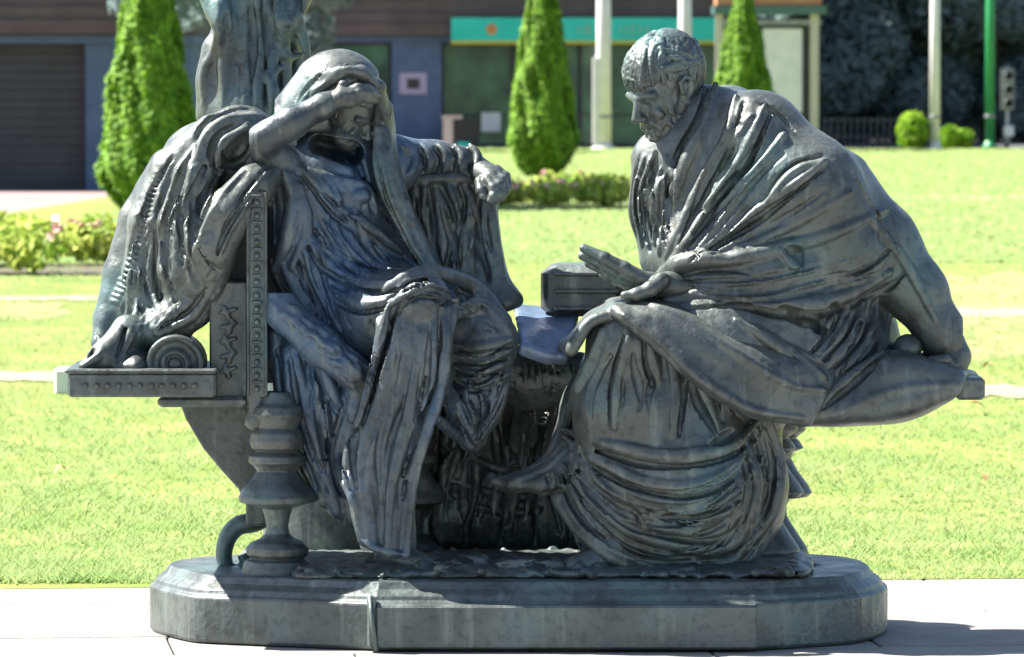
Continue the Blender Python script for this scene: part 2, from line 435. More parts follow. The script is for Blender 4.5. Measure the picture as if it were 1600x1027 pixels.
        # relax a little, then a hand-modelled unevenness
        for it in range(2):
            sm = np.zeros_like(vs); ct = np.zeros(len(vs))
            for i in range(4):
                j = (i + 1) % 4
                for a_, b_ in ((i, j), (j, i)):
                    for x in range(3): sm[:, x] += np.bincount(f[:, a_], vs[f[:, b_], x], len(vs))
                    ct += np.bincount(f[:, a_], minlength=len(vs))
            vs = vs + (.45 if it == 0 else .3) * (sm / np.maximum(ct, 1)[:, None] - vs)
        if crisp:                                          # exaggerate the modelled relief so that folds stay crisp
            ea = np.concatenate([f[:, 0], f[:, 1], f[:, 2], f[:, 3]]); eb = np.concatenate([f[:, 1], f[:, 2], f[:, 3], f[:, 0]])
            deg = np.maximum(np.bincount(ea, minlength=len(vs)), 1); u = vs.copy()
            for it in range(14): u = .3 * u + .7 * np.stack([np.bincount(ea, u[eb, x], len(vs)) for x in range(3)], 1) / deg[:, None]
            dv = vs - u; L = np.linalg.norm(dv, axis=1)[:, None] + 1e-9; dv *= np.minimum(1, .006 / L); vs = vs + crisp * dv
            vs = .65 * vs + .35 * np.stack([np.bincount(ea, vs[eb, x], len(vs)) for x in range(3)], 1) / deg[:, None]
        if disp:
            nz = (np.sin(vs[:, 0] * dscale + 3 * np.sin(vs[:, 2] * dscale * .7)) * np.sin(vs[:, 2] * dscale * 1.1 + 2 * np.sin(vs[:, 1] * dscale * .8)) +
                  .6 * np.sin(vs[:, 0] * dscale * 2.3 + vs[:, 2] * dscale * 1.7 + 2 * np.sin(vs[:, 1] * dscale)) )
            g = np.stack([s.sample(vs + np.eye(3)[i] * s.h) - s.sample(vs - np.eye(3)[i] * s.h) for i in range(3)], 1)
            g /= np.linalg.norm(g, axis=1)[:, None] + 1e-9
            vs = vs + g * (nz * disp)[:, None]
        return np_mesh(name, vs, f)

def tri_mesh(name, parts):
    vs = []; fs = []; n = 0
    for v, f in parts: vs.append(v); fs.append(f + n); n += len(v)
    return np.vstack(vs), np.vstack(fs)

def leaves(P, N, size, rng, ar=1.6, tilt=.8):
    """one four-sided leaf per point, facing roughly along N"""
    n = len(P)
    D = N + rng.normal(0, tilt, (n, 3)); D /= np.linalg.norm(D, axis=1)[:, None] + 1e-9
    T = np.cross(D, rng.normal(0, 1, (n, 3))); T /= np.linalg.norm(T, axis=1)[:, None] + 1e-9
    B = np.cross(D, T); sz = (size * rng.uniform(.6, 1.35, n))[:, None]
    v = np.stack([P - T * sz * ar * .5, P + B * sz * .42 + D * sz * .08, P + T * sz * ar * .5, P - B * sz * .42 + D * sz * .08], 1).reshape(-1, 3)
    return v, np.arange(4 * n).reshape(-1, 4)

ER = math.atan(.113)                                      # the pavement edge is a little oblique to the view
def edge_y(x): return 1.37 + .113 * x
def sheet(name, poly, z, m, kind='structure', parent=None):
    me = bpy.data.meshes.new(name); me.from_pydata([(x, y, z) for x, y in poly], [], [tuple(range(len(poly)))]); me.update()
    o = link(name, me, m, parent); o['kind'] = kind
    return o
sheet('ground', [(-400, -60), (400, -60), (400, 900), (-400, 900)], -.06, M['asphalt'])
LAWN_END = GY(232)
sheet('lawn', [(-60, edge_y(-60)), (60, edge_y(60)), (60, LAWN_END), (-1.2, LAWN_END), (-1.2, GY(243)), (-4.3, 62), (-4.98, 50.4), (-5.75, 38.0), (-60, 30)], 0, M['grass'])
sheet('far_pavement', [(-90, 28), (-1.0, 28), (-1.0, 112), (-90, 112)], -.012, M['pink'])
sheet('road', [(2, LAWN_END - 1), (80, LAWN_END - 1), (80, 330), (-60, 330), (-60, 112), (2, 112)], -.02, M['asphalt'])

# pavement under the sculpture: bed with single slabs
pv = sheet('pavement', [(-60, -30), (60, -30), (60, edge_y(60) - .004), (-60, edge_y(-60) - .004)], -.035, M['paving2'])
slabm = {}
ca, sa = math.cos(ER), math.sin(ER)
for r in range(9):
    for c in range(-4, 5):
        Lx, Ly = .9, .45
        u = (c + (.5 if r % 2 else 0)) * Lx; v = 1.37 - (r + .5) * Ly - .006
        if abs(u) > 3.2: continue
        mb = MB(); mb.box((0, 0, 0), (Lx - .006, Ly - .006, .05), bev=.004)
        key = (r * 3 + c) % 3
        if key not in slabm:
            o = mb.build('paving_slab', M['paving'], pv); slabm[key] = o.data
        else:
            o = bpy.data.objects.new('paving_slab', slabm[key]); COL.objects.link(o); o.parent = pv
        o.location = (u * ca - v * sa, u * sa + v * ca - .0, -.0262 + random.uniform(-.0012, .001))
        o.rotation_euler = (0, 0, ER)

# pale paths crossing the lawn
def strip(y0, y1, x0, x1, name='path'):
    a, b = GY(y1), GY(y0)
    rg = np.random.default_rng(int(y0)); n = 46; xs = np.linspace(x0, x1, n); e = (b - a) * .10
    lo_ = [(XAT(x, a), a + rg.normal(0, e)) for x in xs]; hi_ = [(XAT(x, b), b + rg.normal(0, e)) for x in xs[::-1]]
    return sheet(name, lo_ + hi_, .006, M['path'])
strip(583, 597, -500, 250); strip(464, 470, -500, 240); strip(483, 496, 1452, 2300); strip(604, 622, 1440, 2300); strip(306, 314, 1330, 2300)

def grass_tufts():
    rng = np.random.default_rng(3); vs = []
    n = 78000
    Y = 1.38 + (rng.power(.62, n)) * 30
    X = rng.uniform(-1, 1, n) * (Y + 14) * .155
    keep = Y > edge_y(X) + rng.normal(.004, .012, n)
    X, Y = X[keep], Y[keep]; n = len(X)
    for y0, y1, xa, xb in ((583, 597, -500, 250), (464, 470, -500, 240), (483, 496, 1452, 2300), (604, 622, 1440, 2300)):
        a, b = GY(y1), GY(y0); px = X / (Y + 14) * FPX + 800
        k = ~((Y > a - .1) & (Y < b) & (px > xa) & (px < xb)); X, Y = X[k], Y[k]
    n = len(X)
    dens = np.sin(X * 3.1 + 1.3 * np.sin(Y * 1.7)) + np.sin(Y * 2.3 + X)
    P = np.c_[X, Y, np.zeros(n)]
    V3 = []
    for b in range(5):
        a = rng.uniform(0, 6.28, n); h = rng.uniform(.008, .030, n) * (1 + .25 * dens); wd = rng.uniform(.002, .0045, n)
        ln = rng.uniform(.6, 2.2, n) * h; off = rng.normal(0, .018, (n, 2))
        bx = X + off[:, 0]; by = Y + off[:, 1]; a2 = rng.uniform(0, 6.28, n)
        p0 = np.c_[bx - np.cos(a) * wd, by - np.sin(a) * wd, np.full(n, -.002)]; p1 = np.c_[bx + np.cos(a) * wd, by + np.sin(a) * wd, np.full(n, -.002)]
        p2 = np.c_[bx + np.cos(a2) * ln, by + np.sin(a2) * ln, h]
        V3.append(np.stack([p0, p1, p2], 1).reshape(-1, 3))
    v = np.vstack(V3)
    o = link('grass', np_mesh('grass', v, np.arange(len(v)).reshape(-1, 3), smooth=False), M['blade'])
    tag(o, 'short sunlit grass blades covering the lawn behind the sculpture', 'grass', kind='stuff')
grass_tufts()
def far_turf():
    rng = np.random.default_rng(8); n = 88000
    Y = 28 + rng.power(.75, n) * (LAWN_END - 29); X = rng.uniform(-1, 1, n) * (Y + 14) * .155
    keep = (X > -4.2) | (Y < 34); X, Y = X[keep], Y[keep]; n = len(X); V3 = []
    for b in range(3):
        a = rng.uniform(0, 6.28, n); h = rng.uniform(.012, .045, n); wd = rng.uniform(.012, .03, n); a2 = rng.uniform(0, 6.28, n); ln = h * rng.uniform(1, 4, n)
        bx = X + rng.normal(0, .05, n); by = Y + rng.normal(0, .05, n)
        V3.append(np.stack([np.c_[bx - np.cos(a) * wd, by - np.sin(a) * wd, np.full(n, -.002)], np.c_[bx + np.cos(a) * wd, by + np.sin(a) * wd, np.full(n, -.002)], np.c_[bx + np.cos(a2) * ln, by + np.sin(a2) * ln, h]], 1).reshape(-1, 3))
    v = np.vstack(V3); o = link('far_grass', np_mesh('far_grass', v, np.arange(len(v)).reshape(-1, 3), smooth=False), M['blade'])
    tag(o, 'sunlit grass of the far lawn running back to the building', 'grass', kind='stuff')
far_turf()
def blob(name, px0, px1, py0, py1, z, m, seed):
    rng = np.random.default_rng(seed); P = []
    for k in range(40):
        a = 6.283 * k / 40; r = 1 + .12 * math.sin(a * 3 + seed) + .08 * math.sin(a * 7) + rng.normal(0, .03)
        py = (py0 + py1) / 2 + (py1 - py0) / 2 * r * math.sin(a); Yq = GY(py); P.append((XAT((px0 + px1) / 2 + (px1 - px0) / 2 * r * math.cos(a), Yq), Yq))
    sheet(name, P[::-1], z, m)
blob('dry_patch', 1440, 1720, 425, 560, .0035, M['sand'], 2); blob('dry_patch', -150, 120, 470, 500, .0035, M['sand'], 5)

# ------------------------------------------------------------------ cypresses
def cypress(name, cx, Y, r, h, label, seed, prof=None):
    rng = np.random.default_rng(seed)
    t = empty(name, (cx, Y, 0)); tag(t, label, 'tree', 'clipped cone cypresses on the lawn')
    MB().lathe((0, 0, -.05), [(.09, 0), (.07, .5), (.04, h * .6)], 10).build('trunk', M['bark'], t)
    def R(z):
        q = np.clip(z / h, 0, 1); return r * np.clip(np.minimum((q + .012) / .17, 1), 0, 1) ** .45 * np.clip((1 - np.clip(q - .13, 0, 1) / .87), 0.0, 1) ** .78
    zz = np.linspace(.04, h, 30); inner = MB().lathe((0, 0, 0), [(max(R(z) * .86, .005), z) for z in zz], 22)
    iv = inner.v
    n = 42000
    z = h * (1 - rng.power(1.75, n)) * .99 + .02; a = rng.uniform(0, 6.283, n)
    lump = .05 * np.sin(a * 5 + 3 * np.sin(z * 2.3 + seed)) + .045 * np.sin(z * 7 + 2 * np.sin(a * 3)) + .03 * np.sin(a * 11 + z * 5)
    hole = (np.sin(a * 7 + 2 * np.sin(z * 3.1 + seed)) * np.sin(z * 9 + 3 * np.sin(a * 2 + seed)) > .72)
    rad = R(z) * (1 + lump * 1.5) * rng.uniform(.80, 1.05, n) * np.where(hole, .84, 1)
    P = np.c_[np.cos(a) * rad, np.sin(a) * rad, z]; N = np.c_[np.cos(a), np.sin(a), np.full(n, .55)]
    v, f = leaves(P, N, .042, rng, 2.4, .4)
    crown = link('crown', np_mesh('crown', v, f, smooth=False), M['cypress'], t)
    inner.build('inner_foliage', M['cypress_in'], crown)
    return t
Yc = GY(338); cypress('cypress', XAT(234, Yc), Yc, 77 / FPX * (Yc + 14), 3.35, 'clipped cone cypress at left, rising behind the draped chair arm', 11)
Yc = GY(276); cypress('cypress', XAT(848, Yc), Yc, 53 / FPX * (Yc + 14), 3.55, 'clipped cone cypress between the two bronze figures, in a rose bed', 12)
Yc = GY(262); cypress('cypress', XAT(1161, Yc), Yc, 58 / FPX * (Yc + 14), 3.05, 'clipped cone cypress rising behind the shoulder of the bearded bronze man', 13)

# ------------------------------------------------------------------ rose beds
def rose_bed(x0, x1, yb, ytop, label, seed, dpt=2.2):
    rng = np.random.default_rng(seed); a = GY(yb); cy = a + dpt / 2
    X0, X1 = XAT(x0, a), XAT(x1, a); hh = (yb - ytop) / FPX * (a + 14)
    sheet('bed_soil', [(X0 - .15, a - .12), (X1 + .15, a - .12), (X1 + .15, a + dpt), (X0 - .15, a + dpt)], .008, M['soil'])
    n = int(4200 * (X1 - X0) / 3); nb = int((X1 - X0) * 6)
    bx = rng.uniform(X0, X1, nb); by = rng.uniform(a, a + dpt, nb); br = rng.uniform(.20, .36, nb); bh = rng.uniform(.5, .85, nb) * hh
    i = rng.integers(0, nb, n); d = rng.normal(0, 1, (n, 3)); d /= np.linalg.norm(d, axis=1)[:, None]; d *= rng.uniform(.55, 1.08, (n, 1))
    P = np.c_[bx[i] + d[:, 0] * br[i], by[i] + d[:, 1] * br[i], bh[i] * (.55 + .5 * d[:, 2]) + .03]
    d[:, 2] += .5
    v, f = leaves(P, d, .075, rng, 1.5, .7)
    m = int(nb * 4); j = rng.integers(0, nb, m); e = rng.normal(0, 1, (m, 3)); e[:, 2] = np.abs(e[:, 2]); e[:, 1] -= .3; e /= np.linalg.norm(e, axis=1)[:, None]
    Q = np.c_[bx[j] + e[:, 0] * br[j], by[j] + e[:, 1] * br[j], bh[j] * (.6 + .5 * e[:, 2]) + .04]
    parts = [leaves(Q + rng.normal(0, .012, (m, 3)), e, .075, rng, 1.1, .9) for _ in range(4)]
    fv, ff = tri_mesh('', parts)
    o = link('rose_bed', np_mesh('rose_bed', np.vstack([v, fv]), np.vstack([f, ff + len(v)]), smooth=False, midx=np.r_[np.zeros(len(f)), np.ones(len(ff))]), [M['rose_leaf'], M['rose']])
    tag(o, label, 'flower bed', kind='stuff')
rose_bed(-260, 205, 430, 335, 'leafy bed of pink roses on the lawn at far left', 5)
rose_bed(770, 1040, 326, 270, 'low bed of pink roses round the foot of the middle cypress', 6)

# ------------------------------------------------------------------ left wing of the building with the shutter door
YL = GY(296)
bl = empty('low_building', (XAT(60, YL), YL, 0))
tag(bl, 'low building wing with dark shutter door, blue pillar and brown tiled roof', 'building')
def at(px, py, Y): p = V(px, py, Y); return p[0], p[2]
def panel(mb, x0, y0, x1, y1, Y, dep, off=0):
    """a block whose front face shows between two pixels at depth Y"""
    ax, az = at(x0, y0, Y); bx, bz = at(x1, y1, Y)
    mb.box(((ax + bx) / 2, Y + dep / 2, (az + bz) / 2), (abs(bx - ax), dep, abs(az - bz))); return mb
def pz(name, m, root, x0, y0, x1, y1, Y, dep, parent=None):
    mb = MB(); panel(mb, x0, y0, x1, y1, Y, dep)
    return mb.build(name, m, parent or root, root.location)
pz('wall', M['bluewall'], bl, 133, 68, 300, 300, YL, 6)
pz('wall', M['bluewall'], bl, -1600, 68, -420, 300, YL, 6)
pz('lintel', M['bluewall'], bl, -1600, 55, 303, 68.5, YL - .12, 6.12)
dr = pz('shutter_door', M['shutter'], bl, -420, 68.6, 133, 299.5, YL + .35, .1)
for i in range(16):
    y0 = 69 + i * 14.4
    pz('slat', M['shutter'], bl, -419, y0 + 1.2, 132, y0 + 14, YL + .325, .024, parent=dr)
# roof of overlapping tile courses
rf = pz('roof', M['roof'], bl, -1620, -300, 308, 54.5, YL + .5, 6)
for i in range(16):
    mb = MB(); zb = at(0, 54.5, YL)[1] + i * .17
    mb.box(((at(-1620, 0, YL)[0] + at(310, 0, YL)[0]) / 2, YL - .3 + i * .045, zb + .1), (at(310, 0, YL)[0] - at(-1620, 0, YL)[0], .05, .185))
    mb.build('tile_course', M['roof'], rf, bl.location)

# main building with the shop
YM = GY(229)
bm = empty('shop_building', (XAT(800, YM), YM, 0))
tag(bm, 'long building with brown tiled roof, teal shop sign and blue pillars behind the lawn', 'building')
pz('wall', M['bluewall'], bm, 612, 66, 690, 229.4, YM, 1.2)
pz('wall', M['bluewall'], bm, 150, 66, 480, 229.4, YM, 1.2)
pz('wall', M['bluewall'], bm, 1122, 66, 1178, 229.4, YM, 1.2)
pz('lintel', M['bluewall'], bm, 150, 57, 1178, 66.2, YM - .08, 1.3)
pz('back_wall', M['interior'], bm, 150, 66, 1178, 229.4, YM + 3, .2)
rf = pz('roof', M['roof'], bm, 140, -260, 1180, 56.5, YM + .45, 8)
for i in range(13):
    mb = MB(); zb = at(0, 56.5, YM)[1] + i * .23
    x0, x1 = at(138, 0, YM)[0], at(1182, 0, YM)[0]
    mb.box(((x0 + x1) / 2, YM - .25 + i * .045, zb + .13), (x1 - x0, .05, .25))
    mb.build('tile_course', M['roof'], rf, bm.location)
sg = pz('shop_sign', M['teal'], bm, 705, 28, 1125, 64, YM - .52, .16)
pz('trim', M['yellow'], bm, 705, 64.2, 1125, 69, YM - .50, .14, parent=sg)
lg = MB(); lx, lz = at(768, 46, YM - .53); bx = bm.location
for k in range(5):
    a = k * 6.283 / 5 + .3; lg.box((lx + .07 * math.cos(a), YM - .53, lz + .07 * math.sin(a)), (.085, .012, .085))
lg.build('emblem', M['orange'], sg, bm.location)
lg = MB()
for k, x in enumerate((905, 915, 922, 970, 980, 990, 1001, 1012)):
    lx, lz = at(x, 47, YM - .53); lg.box((lx, YM - .53, lz), (.055, .012, .15 + .05 * (k % 3)))
lo_ = lg.build('lettering', M['fadedprint'], sg, bm.location); lo_['kind'] = 'stuff'
wi = None
for i, (a, b) in enumerate(((480, 610), (691, 800), (801, 905), (906, 1010), (1011, 1121))):
    fr = MB()
    for x0, y0, x1, y1 in ((a, 67, a + 3, 229), (b - 3, 67, b, 229), (a + 3, 67, b - 3, 71), (a + 3, 225, b - 3, 229), (a + 3, 178, b - 3, 181)):
        panel(fr, x0, y0, x1, y1, YM + .22, .08)
    wo = fr.build('window', M['shutter'], bm, bm.location)
    pz('pane', M['glass'], bm, a + 3, 71, b - 3, 178, YM + .25, .012, parent=wo)
    pz('pane', M['glass'], bm, a + 3, 181, b - 3, 225, YM + .25, .012, parent=wo)
nb = pz('notice', M['lilac'], bm, 624, 114, 667, 147, YM - .03, .029)
pz('print', M['black'], bm, 636, 123, 656, 139, YM - .034, .004, parent=nb)
pz('window_poster', M['white'], bm, 752, 176, 782, 206, YM + .20, .012)

# litter bin in front of the shop window
Yb = YM - 1.2
t = empty('litter_bin', (XAT(722, Yb), Yb, 0)); tag(t, 'dark litter bin with a cream side standing before the shop window', 'bin')
def lp(name, m, x0, y0, x1, y1, Y, dep, root): return pz(name, m, root, x0, y0, x1, y1, Y, dep)
lp('bin_body', M['black'], 708, 186, 748, 229, Yb, .5, t); lp('side_panel', M['cream'], 692, 186, 707.6, 231, Yb - .05, .5, t); lp('lid', M['cream'], 690, 181, 722, 185.8, Yb - .06, .55, t)
lp('bag', M['teal'], 714, 222, 734, 231, Yb - .12, .1, t)

# ------------------------------------------------------------------ poles, signal, shelter
def pole(px, py, r_px, top, m, label, name='lamp_post', low=None, cat='lamp post'):
    Y = GY(py); s = (Y + 14) / FPX; x = XAT(px, Y)
    t = empty(name, (x, Y, 0)); tag(t, label, cat)
    sh = MB(); r = r_px * s
    sh.lathe((0, 0, 0), [(r, .02), (r * .93, 2.5), (r * .7, top)], 16); sh.build('shaft', m, t)
    MB().lathe((0, 0, -.02), [(r * 1.6, 0), (r * 1.6, .05), (r * 1.05, .09), (r * 1.03, .16)], 16).build('base', m, t)
    for k in range(4):
        a = .785 + k * 1.571; MB().lathe((r * 1.38 * math.cos(a), r * 1.38 * math.sin(a), .03), [(.014, 0), (.014, .045)], 6).build('bolt', M['grey'], t)
    MB().lathe((0, 0, .62), [(r * 1.03, 0), (r * 1.05, .01), (r * 1.05, .05), (r * 1.03, .06)], 16).build('collar', M['grey'], t)
    if low: MB().box((-r * .95, 0, low * .5 + .1), (r * .9, r * 1.7, low), bev=.01).build('service_box', m, t)
    if cat == 'lamp post':
        b = MB(); b.tube([(0, 0, top - .03), (-.25, -.1, top + .28), (-.8, -.3, top + .4)], [r * .6, r * .5, r * .45], 8); b.build('arm', m, t)
        MB().box((-1.0, -.36, top + .4), (.6, .22, .1), rz=.35, bev=.03).build('lantern', M['grey'], t)
    return t
pole(943, 233, 12, 6.5, M['white'], 'white lamp post beside the middle cypress, left of the bearded head', low=1.75)
pole(1070, 232, 11, 6.5, M['white'], 'white lamp post rising right behind the bearded head')
pole(1460, 233, 8, 6.5, M['white'], 'slender white lamp post before the dark trees at right')
pole(1546, 231, 7.5, 5.2, M['green'], 'plain green pole beside the traffic light', name='green_pole', cat='pole')
Y = GY(231); s = (Y + 14) / FPX; x = XAT(1573, Y)
t = empty('traffic_light', (x, Y, 0)); tag(t, 'grey traffic light with three hooded lamps at the right edge', 'traffic light')
MB().lathe((0, 0, -.02), [(.055, 0), (.055, .35), (.045, .36), (.045, 1.72)], 14).build('post', M['grey'], t)
zz = ZAT(172, Y); z1 = ZAT(107, Y); hd = MB().box((0, 0, (zz + z1) / 2), (.26, .2, z1 - zz), bev=.02).build('housing', M['grey'], t)
for k in range(3):
    zc = zz + (z1 - zz) * (k + .5) / 3
    hb = MB()
    for q in range(7):
        a = math.radians(-10 + 200 * q / 6); hb.box((.02 + .1 * math.cos(a), -.19, zc + .1 * math.sin(a)), (.05, .2, .012), 0)
    hb = MB(); prof = [(.09, -.1), (.098, -.3), (.088, -.3), (.08, -.1)]; hb.lathe((.02, 0, zc), prof, 16, 'y'); hb.build('hood', M['grey'], hd)
    MB().lathe((.02, 0, zc), [(.075, -.115), (.05, -.13), (.005, -.135)], 14, 'y').build('lens', M['black'], hd)
MB().box((.03, -.06, ZAT(205, Y)), (.2, .12, .22), bev=.02).build('push_button_box', M['white'], t)

Y = GY(236); root = empty('bus_shelter', (XAT(1235, Y), Y, 0)); tag(root, 'bus shelter with brown fascia and white poster panel behind the cypress', 'bus shelter')
pz('fascia', M['brown'], root, 1120, -8, 1284, 8, Y - .1, 1.6)
pz('roof_beam', M['greenbeam'], root, 1116, 9, 1292, 22, Y - .16, 1.7)
pz('crossbar', M['grey'], root, 1130, 31, 1283, 39, Y, .08)
for a, b in ((1266, 1279), (1118, 1129)): pz('post', M['cream'], root, a, 22.2, b, 238, Y - .02, .12)
for a, b in ((1266, 1279), (1118, 1129)): pz('post', M['cream'], root, a, 22.2, b, 238, Y + 1.3, .12)
pn = pz('poster_panel', M['black'], root, 1186, 40, 1262, 186, Y + .1, .14)
pz('poster', M['white'], root, 1192, 45, 1253, 176, Y + .085, .012, parent=pn)
pz('bench', M['grey'], root, 1132, 200, 1184, 205, Y + .5, .4)
pz('panel_foot', M['black'], root, 1215, 186.2, 1230, 240, Y + .12, .1)

# park railing before the trees
Y = GY(231) + 2; root = empty('railing', (XAT(1345, Y), Y, 0)); tag(root, 'low grey railing in the shade under the dark trees', 'railing')
for y0 in (186, 212): pz('rail', M['darkmetal'], root, 1286, y0, 1404, y0 + 2.5, Y + .02, .03)
for i in range(12): pz('post', M['darkmetal'], root, 1287 + i * 10.3, 184, 1289.6 + i * 10.3, 232, Y, .04)

# ------------------------------------------------------------------ trees and bushes
def tree(x, Y, h, cr, label, seed, n=6500, lz=.3, leaf=.16, m='tree_dark', trunk_r=.22, group='dark trees beyond the lawn', name='tree', flat=1.):
    rng = np.random.default_rng(seed); t = empty(name, (x, Y, -.06)); tag(t, label, 'tree', group)
    tb = MB(); top = h * .62; bend = rng.normal(0, .15, 2)
    tb.tube([(0, 0, -.1), (bend[0] * .4, 0, top * .35), (bend[0], bend[1], top * .7), (bend[0] * 1.3, bend[1], top)], [trunk_r, trunk_r * .8, trunk_r * .55, trunk_r * .2], 9)
    cl = []
    for k in range(15):
        a = rng.uniform(0, 6.283); q = rng.uniform(lz, .95); rr = cr * math.sqrt(max(.12, 1 - ((q - .55) / .5) ** 2)) * rng.uniform(.35, .8)
        c = np.array((rr * math.cos(a), rr * math.sin(a) * flat, h * q)); cl.append((c, cr * rng.uniform(.34, .55)))
        b0 = np.array((bend[0] * .8, 0, top * rng.uniform(.35, .85)))
        if k < 9: tb.tube([b0, (b0 + c) / 2 + (0, 0, .2), c], [trunk_r * .35, trunk_r * .2, trunk_r * .07], 6)
    tb.build('trunk', M['bark'], t)
    P = []; N = []
    for c, r in cl:
        k = n // len(cl); d = rng.normal(0, 1, (k, 3)); d /= np.linalg.norm(d, axis=1)[:, None]
        P.append(c + d * (r * rng.uniform(.78, 1.06, (k, 1))) * (1, 1, .8)); N.append(d + (0, 0, .35))
    v, f = leaves(np.vstack(P), np.vstack(N), leaf, rng, 1.7, .45)
    link('crown', np_mesh('crown', v, f, smooth=False), M[m], t)
    return t
YT = GY(231)
kinds = ['dark dense tree with a low crown behind the bus shelter', 'dark tree with a thin upright trunk above the grey railing', 'dark broad tree above the bright bush',
         'dark tree behind the slender white lamp post', 'dark tree directly behind the green pole', 'dark tree at the right edge behind the traffic light']
for i, (px, dy, h, r) in enumerate(((1262, 9, 8.5, 2.6), (1335, 12, 9, 2.8), (1405, 10, 8, 2.5), (1478, 13, 9.5, 2.9), (1545, 9.5, 8.5, 2.6), (1620, 11, 9, 2.8))):
    tree(XAT(px, YT + dy), YT + dy, h, r, kinds[i], 20 + i, lz=.10, n=24000)
for i, (px, dy) in enumerate(((1300, 19), (1390, 21), (1490, 20), (1590, 21))):
    tree(XAT(px, YT + dy), YT + dy, 10, 3.4, ['farther dark tree in the second row, nearest the bus shelter', 'farther dark tree in the second row, above the bright bush', 'farther dark tree in the second row, right of the slender lamp post', 'farther dark tree in the second row, at the right edge'][i], 40 + i, lz=.06, n=22000, leaf=.19)
tree(XAT(250, YL - 9), YL - 9, 6.5, 1.5, 'dark tree behind the left cypress and the standing statue', 61, n=8000, lz=.38, leaf=.11, trunk_r=.1, group=None)
tree(XAT(500, YM - 7), YM - 7, 7, 1.35, 'dark tree beside the standing statue, in front of the tiled roof', 62, n=7000, lz=.3, leaf=.13, trunk_r=.1, group=None)
def bush(px, py, w, h, label, seed, name='bush', m='bush'):
    rng = np.random.default_rng(seed); Y = GY(py); s = (Y + 14) / FPX; t = empty(name, (XAT(px, Y), Y, 0)); tag(t, label, 'bush', 'bright bushes under the trees')
    n = 1800; d = rng.normal(0, 1, (n, 3)); d /= np.linalg.norm(d, axis=1)[:, None]; q = rng.uniform(.5, 1.1, (n, 1))
    P = d * q * (w * s / 2, w * s / 2, h * s / 2) + (0, 0, h * s / 2); v, f = leaves(P, d, .09, rng, 1.5, .7)
    link('foliage', np_mesh('foliage', v, f, smooth=False), M[m], t)
    b = MB()
    for k in range(5): b.tube([(0, 0, -.05), (rng.normal(0, .1), rng.normal(0, .1), h * s * .4), (rng.normal(0, w * s * .25), rng.normal(0, .1), h * s * .8)], [.02, .015, .006], 6)
    b.build('stem', M['bark'], t)
bush(1426, 233, 46, 56, 'largest bright green bush, left of the slender white lamp post', 71)
bush(1484, 232, 30, 34, 'small bright bush just right of the slender white lamp post', 72)
bush(1508, 232, 22, 28, 'smallest bright bush, nearest the green pole', 73)

# a pale block at the end of the path, dry leaves on the grass
Y = GY(616); t = MB().box((XAT(101, Y), Y + .1, .055), (36 / FPX * (Y + 14), .2, .12), bev=.01).build('stone_block', M['white'])
tag(t, 'white stone block on the lawn path beside the left bench end', 'block')
def dry_leaf(px, py, size, label, seed):
    rng = np.random.default_rng(seed); Y = GY(py); n = 7; v = []; f = []
    for i in range(n):
        u = i / (n - 1); wd = size * .36 * math.sin(math.pi * (u * .92 + .04)) ** .8
        for q in (-1, 0, 1): v.append(((u - .5) * size, q * wd, .018 + .25 * wd * abs(q) + .02 * math.sin(u * 3) + .2 * size * u))
    for i in range(n - 1):
        for q in range(2): a = i * 3 + q; f.append((a, a + 1, a + 4, a + 3))
    o = link('dry_leaf', np_mesh('dry_leaf', v, f), M['leaf_dry']); o.location = (XAT(px, Y), Y, .01); o.rotation_euler = (0, 0, rng.uniform(0, 6))
    tag(o, label, 'leaf', 'dry leaves on the lawn')
dry_leaf(1527, 650, .085, 'largest curled dry leaf, on the lawn below the right bench end', 1)
dry_leaf(1541, 764, .04, 'small dry leaf low on the lawn at far right', 2)
dry_leaf(92, 752, .045, 'small dry leaf on the sunny lawn at lower left', 3)
dry_leaf(1545, 585, .06, 'dry leaf on the lawn right of the resting bronze hand', 4)
# ------------------------------------------------------------------ THE BRONZE SCULPTURE
import time
T0 = time.time()
BR = M['bronze']
root = empty('bronze_sculpture', (0, 0, 0))
tag(root, 'dark bronze sculpture of a hooded woman and a bearded man seated facing each other', 'sculpture')

# --- plinth
def scale_poly(p, d):
    P = np.array(p, float); out = []
    n = len(P)
    for i in range(n):
        a, b, c = P[i - 1], P[i], P[(i + 1) % n]
        e1 = (b - a) / np.linalg.norm(b - a); e2 = (c - b) / np.linalg.norm(c - b)
        n1 = np.array((-e1[1], e1[0])); n2 = np.array((-e2[1], e2[0])); h = n1 + n2; h /= np.linalg.norm(h)
        out.append(b + h * d / max(.4, h @ n1))
    return np.array(out)
def xp(px, Y): return (XAT(px, Y), Y)
OUT = [xp(585, -.44), xp(1183, -.44), xp(1335, -.30), xp(1378, -.14), xp(1392, .06), xp(1372, .26), xp(1325, .40), xp(1180, .52), xp(520, .52), xp(300, .38), xp(236, .2), xp(230, .02), xp(292, -.24), xp(330, -.28)]
def round_ends(P, keep):
    P = [np.array(q, float) for q in P]; out = []
    n = len(P)
    for i in range(n):
        if i in keep: out.append(P[i]); continue
        a, b, c = P[i - 1], P[i], P[(i + 1) % n]
        for t in (.30, .12): out.append(b + (a - b) * t)
        for t in (.12, .30): out.append(b + (c - b) * t)
        k = len(out); out[k - 3] = out[k - 3] * .6 + (a + c) * .0 + (out[k - 4] + out[k - 1]) * .2; out[k - 2] = out[k - 2] * .6 + (out[k - 4] + out[k - 1]) * .2
    return out
OUT = round_ends(OUT, (0, 1, 7, 8))
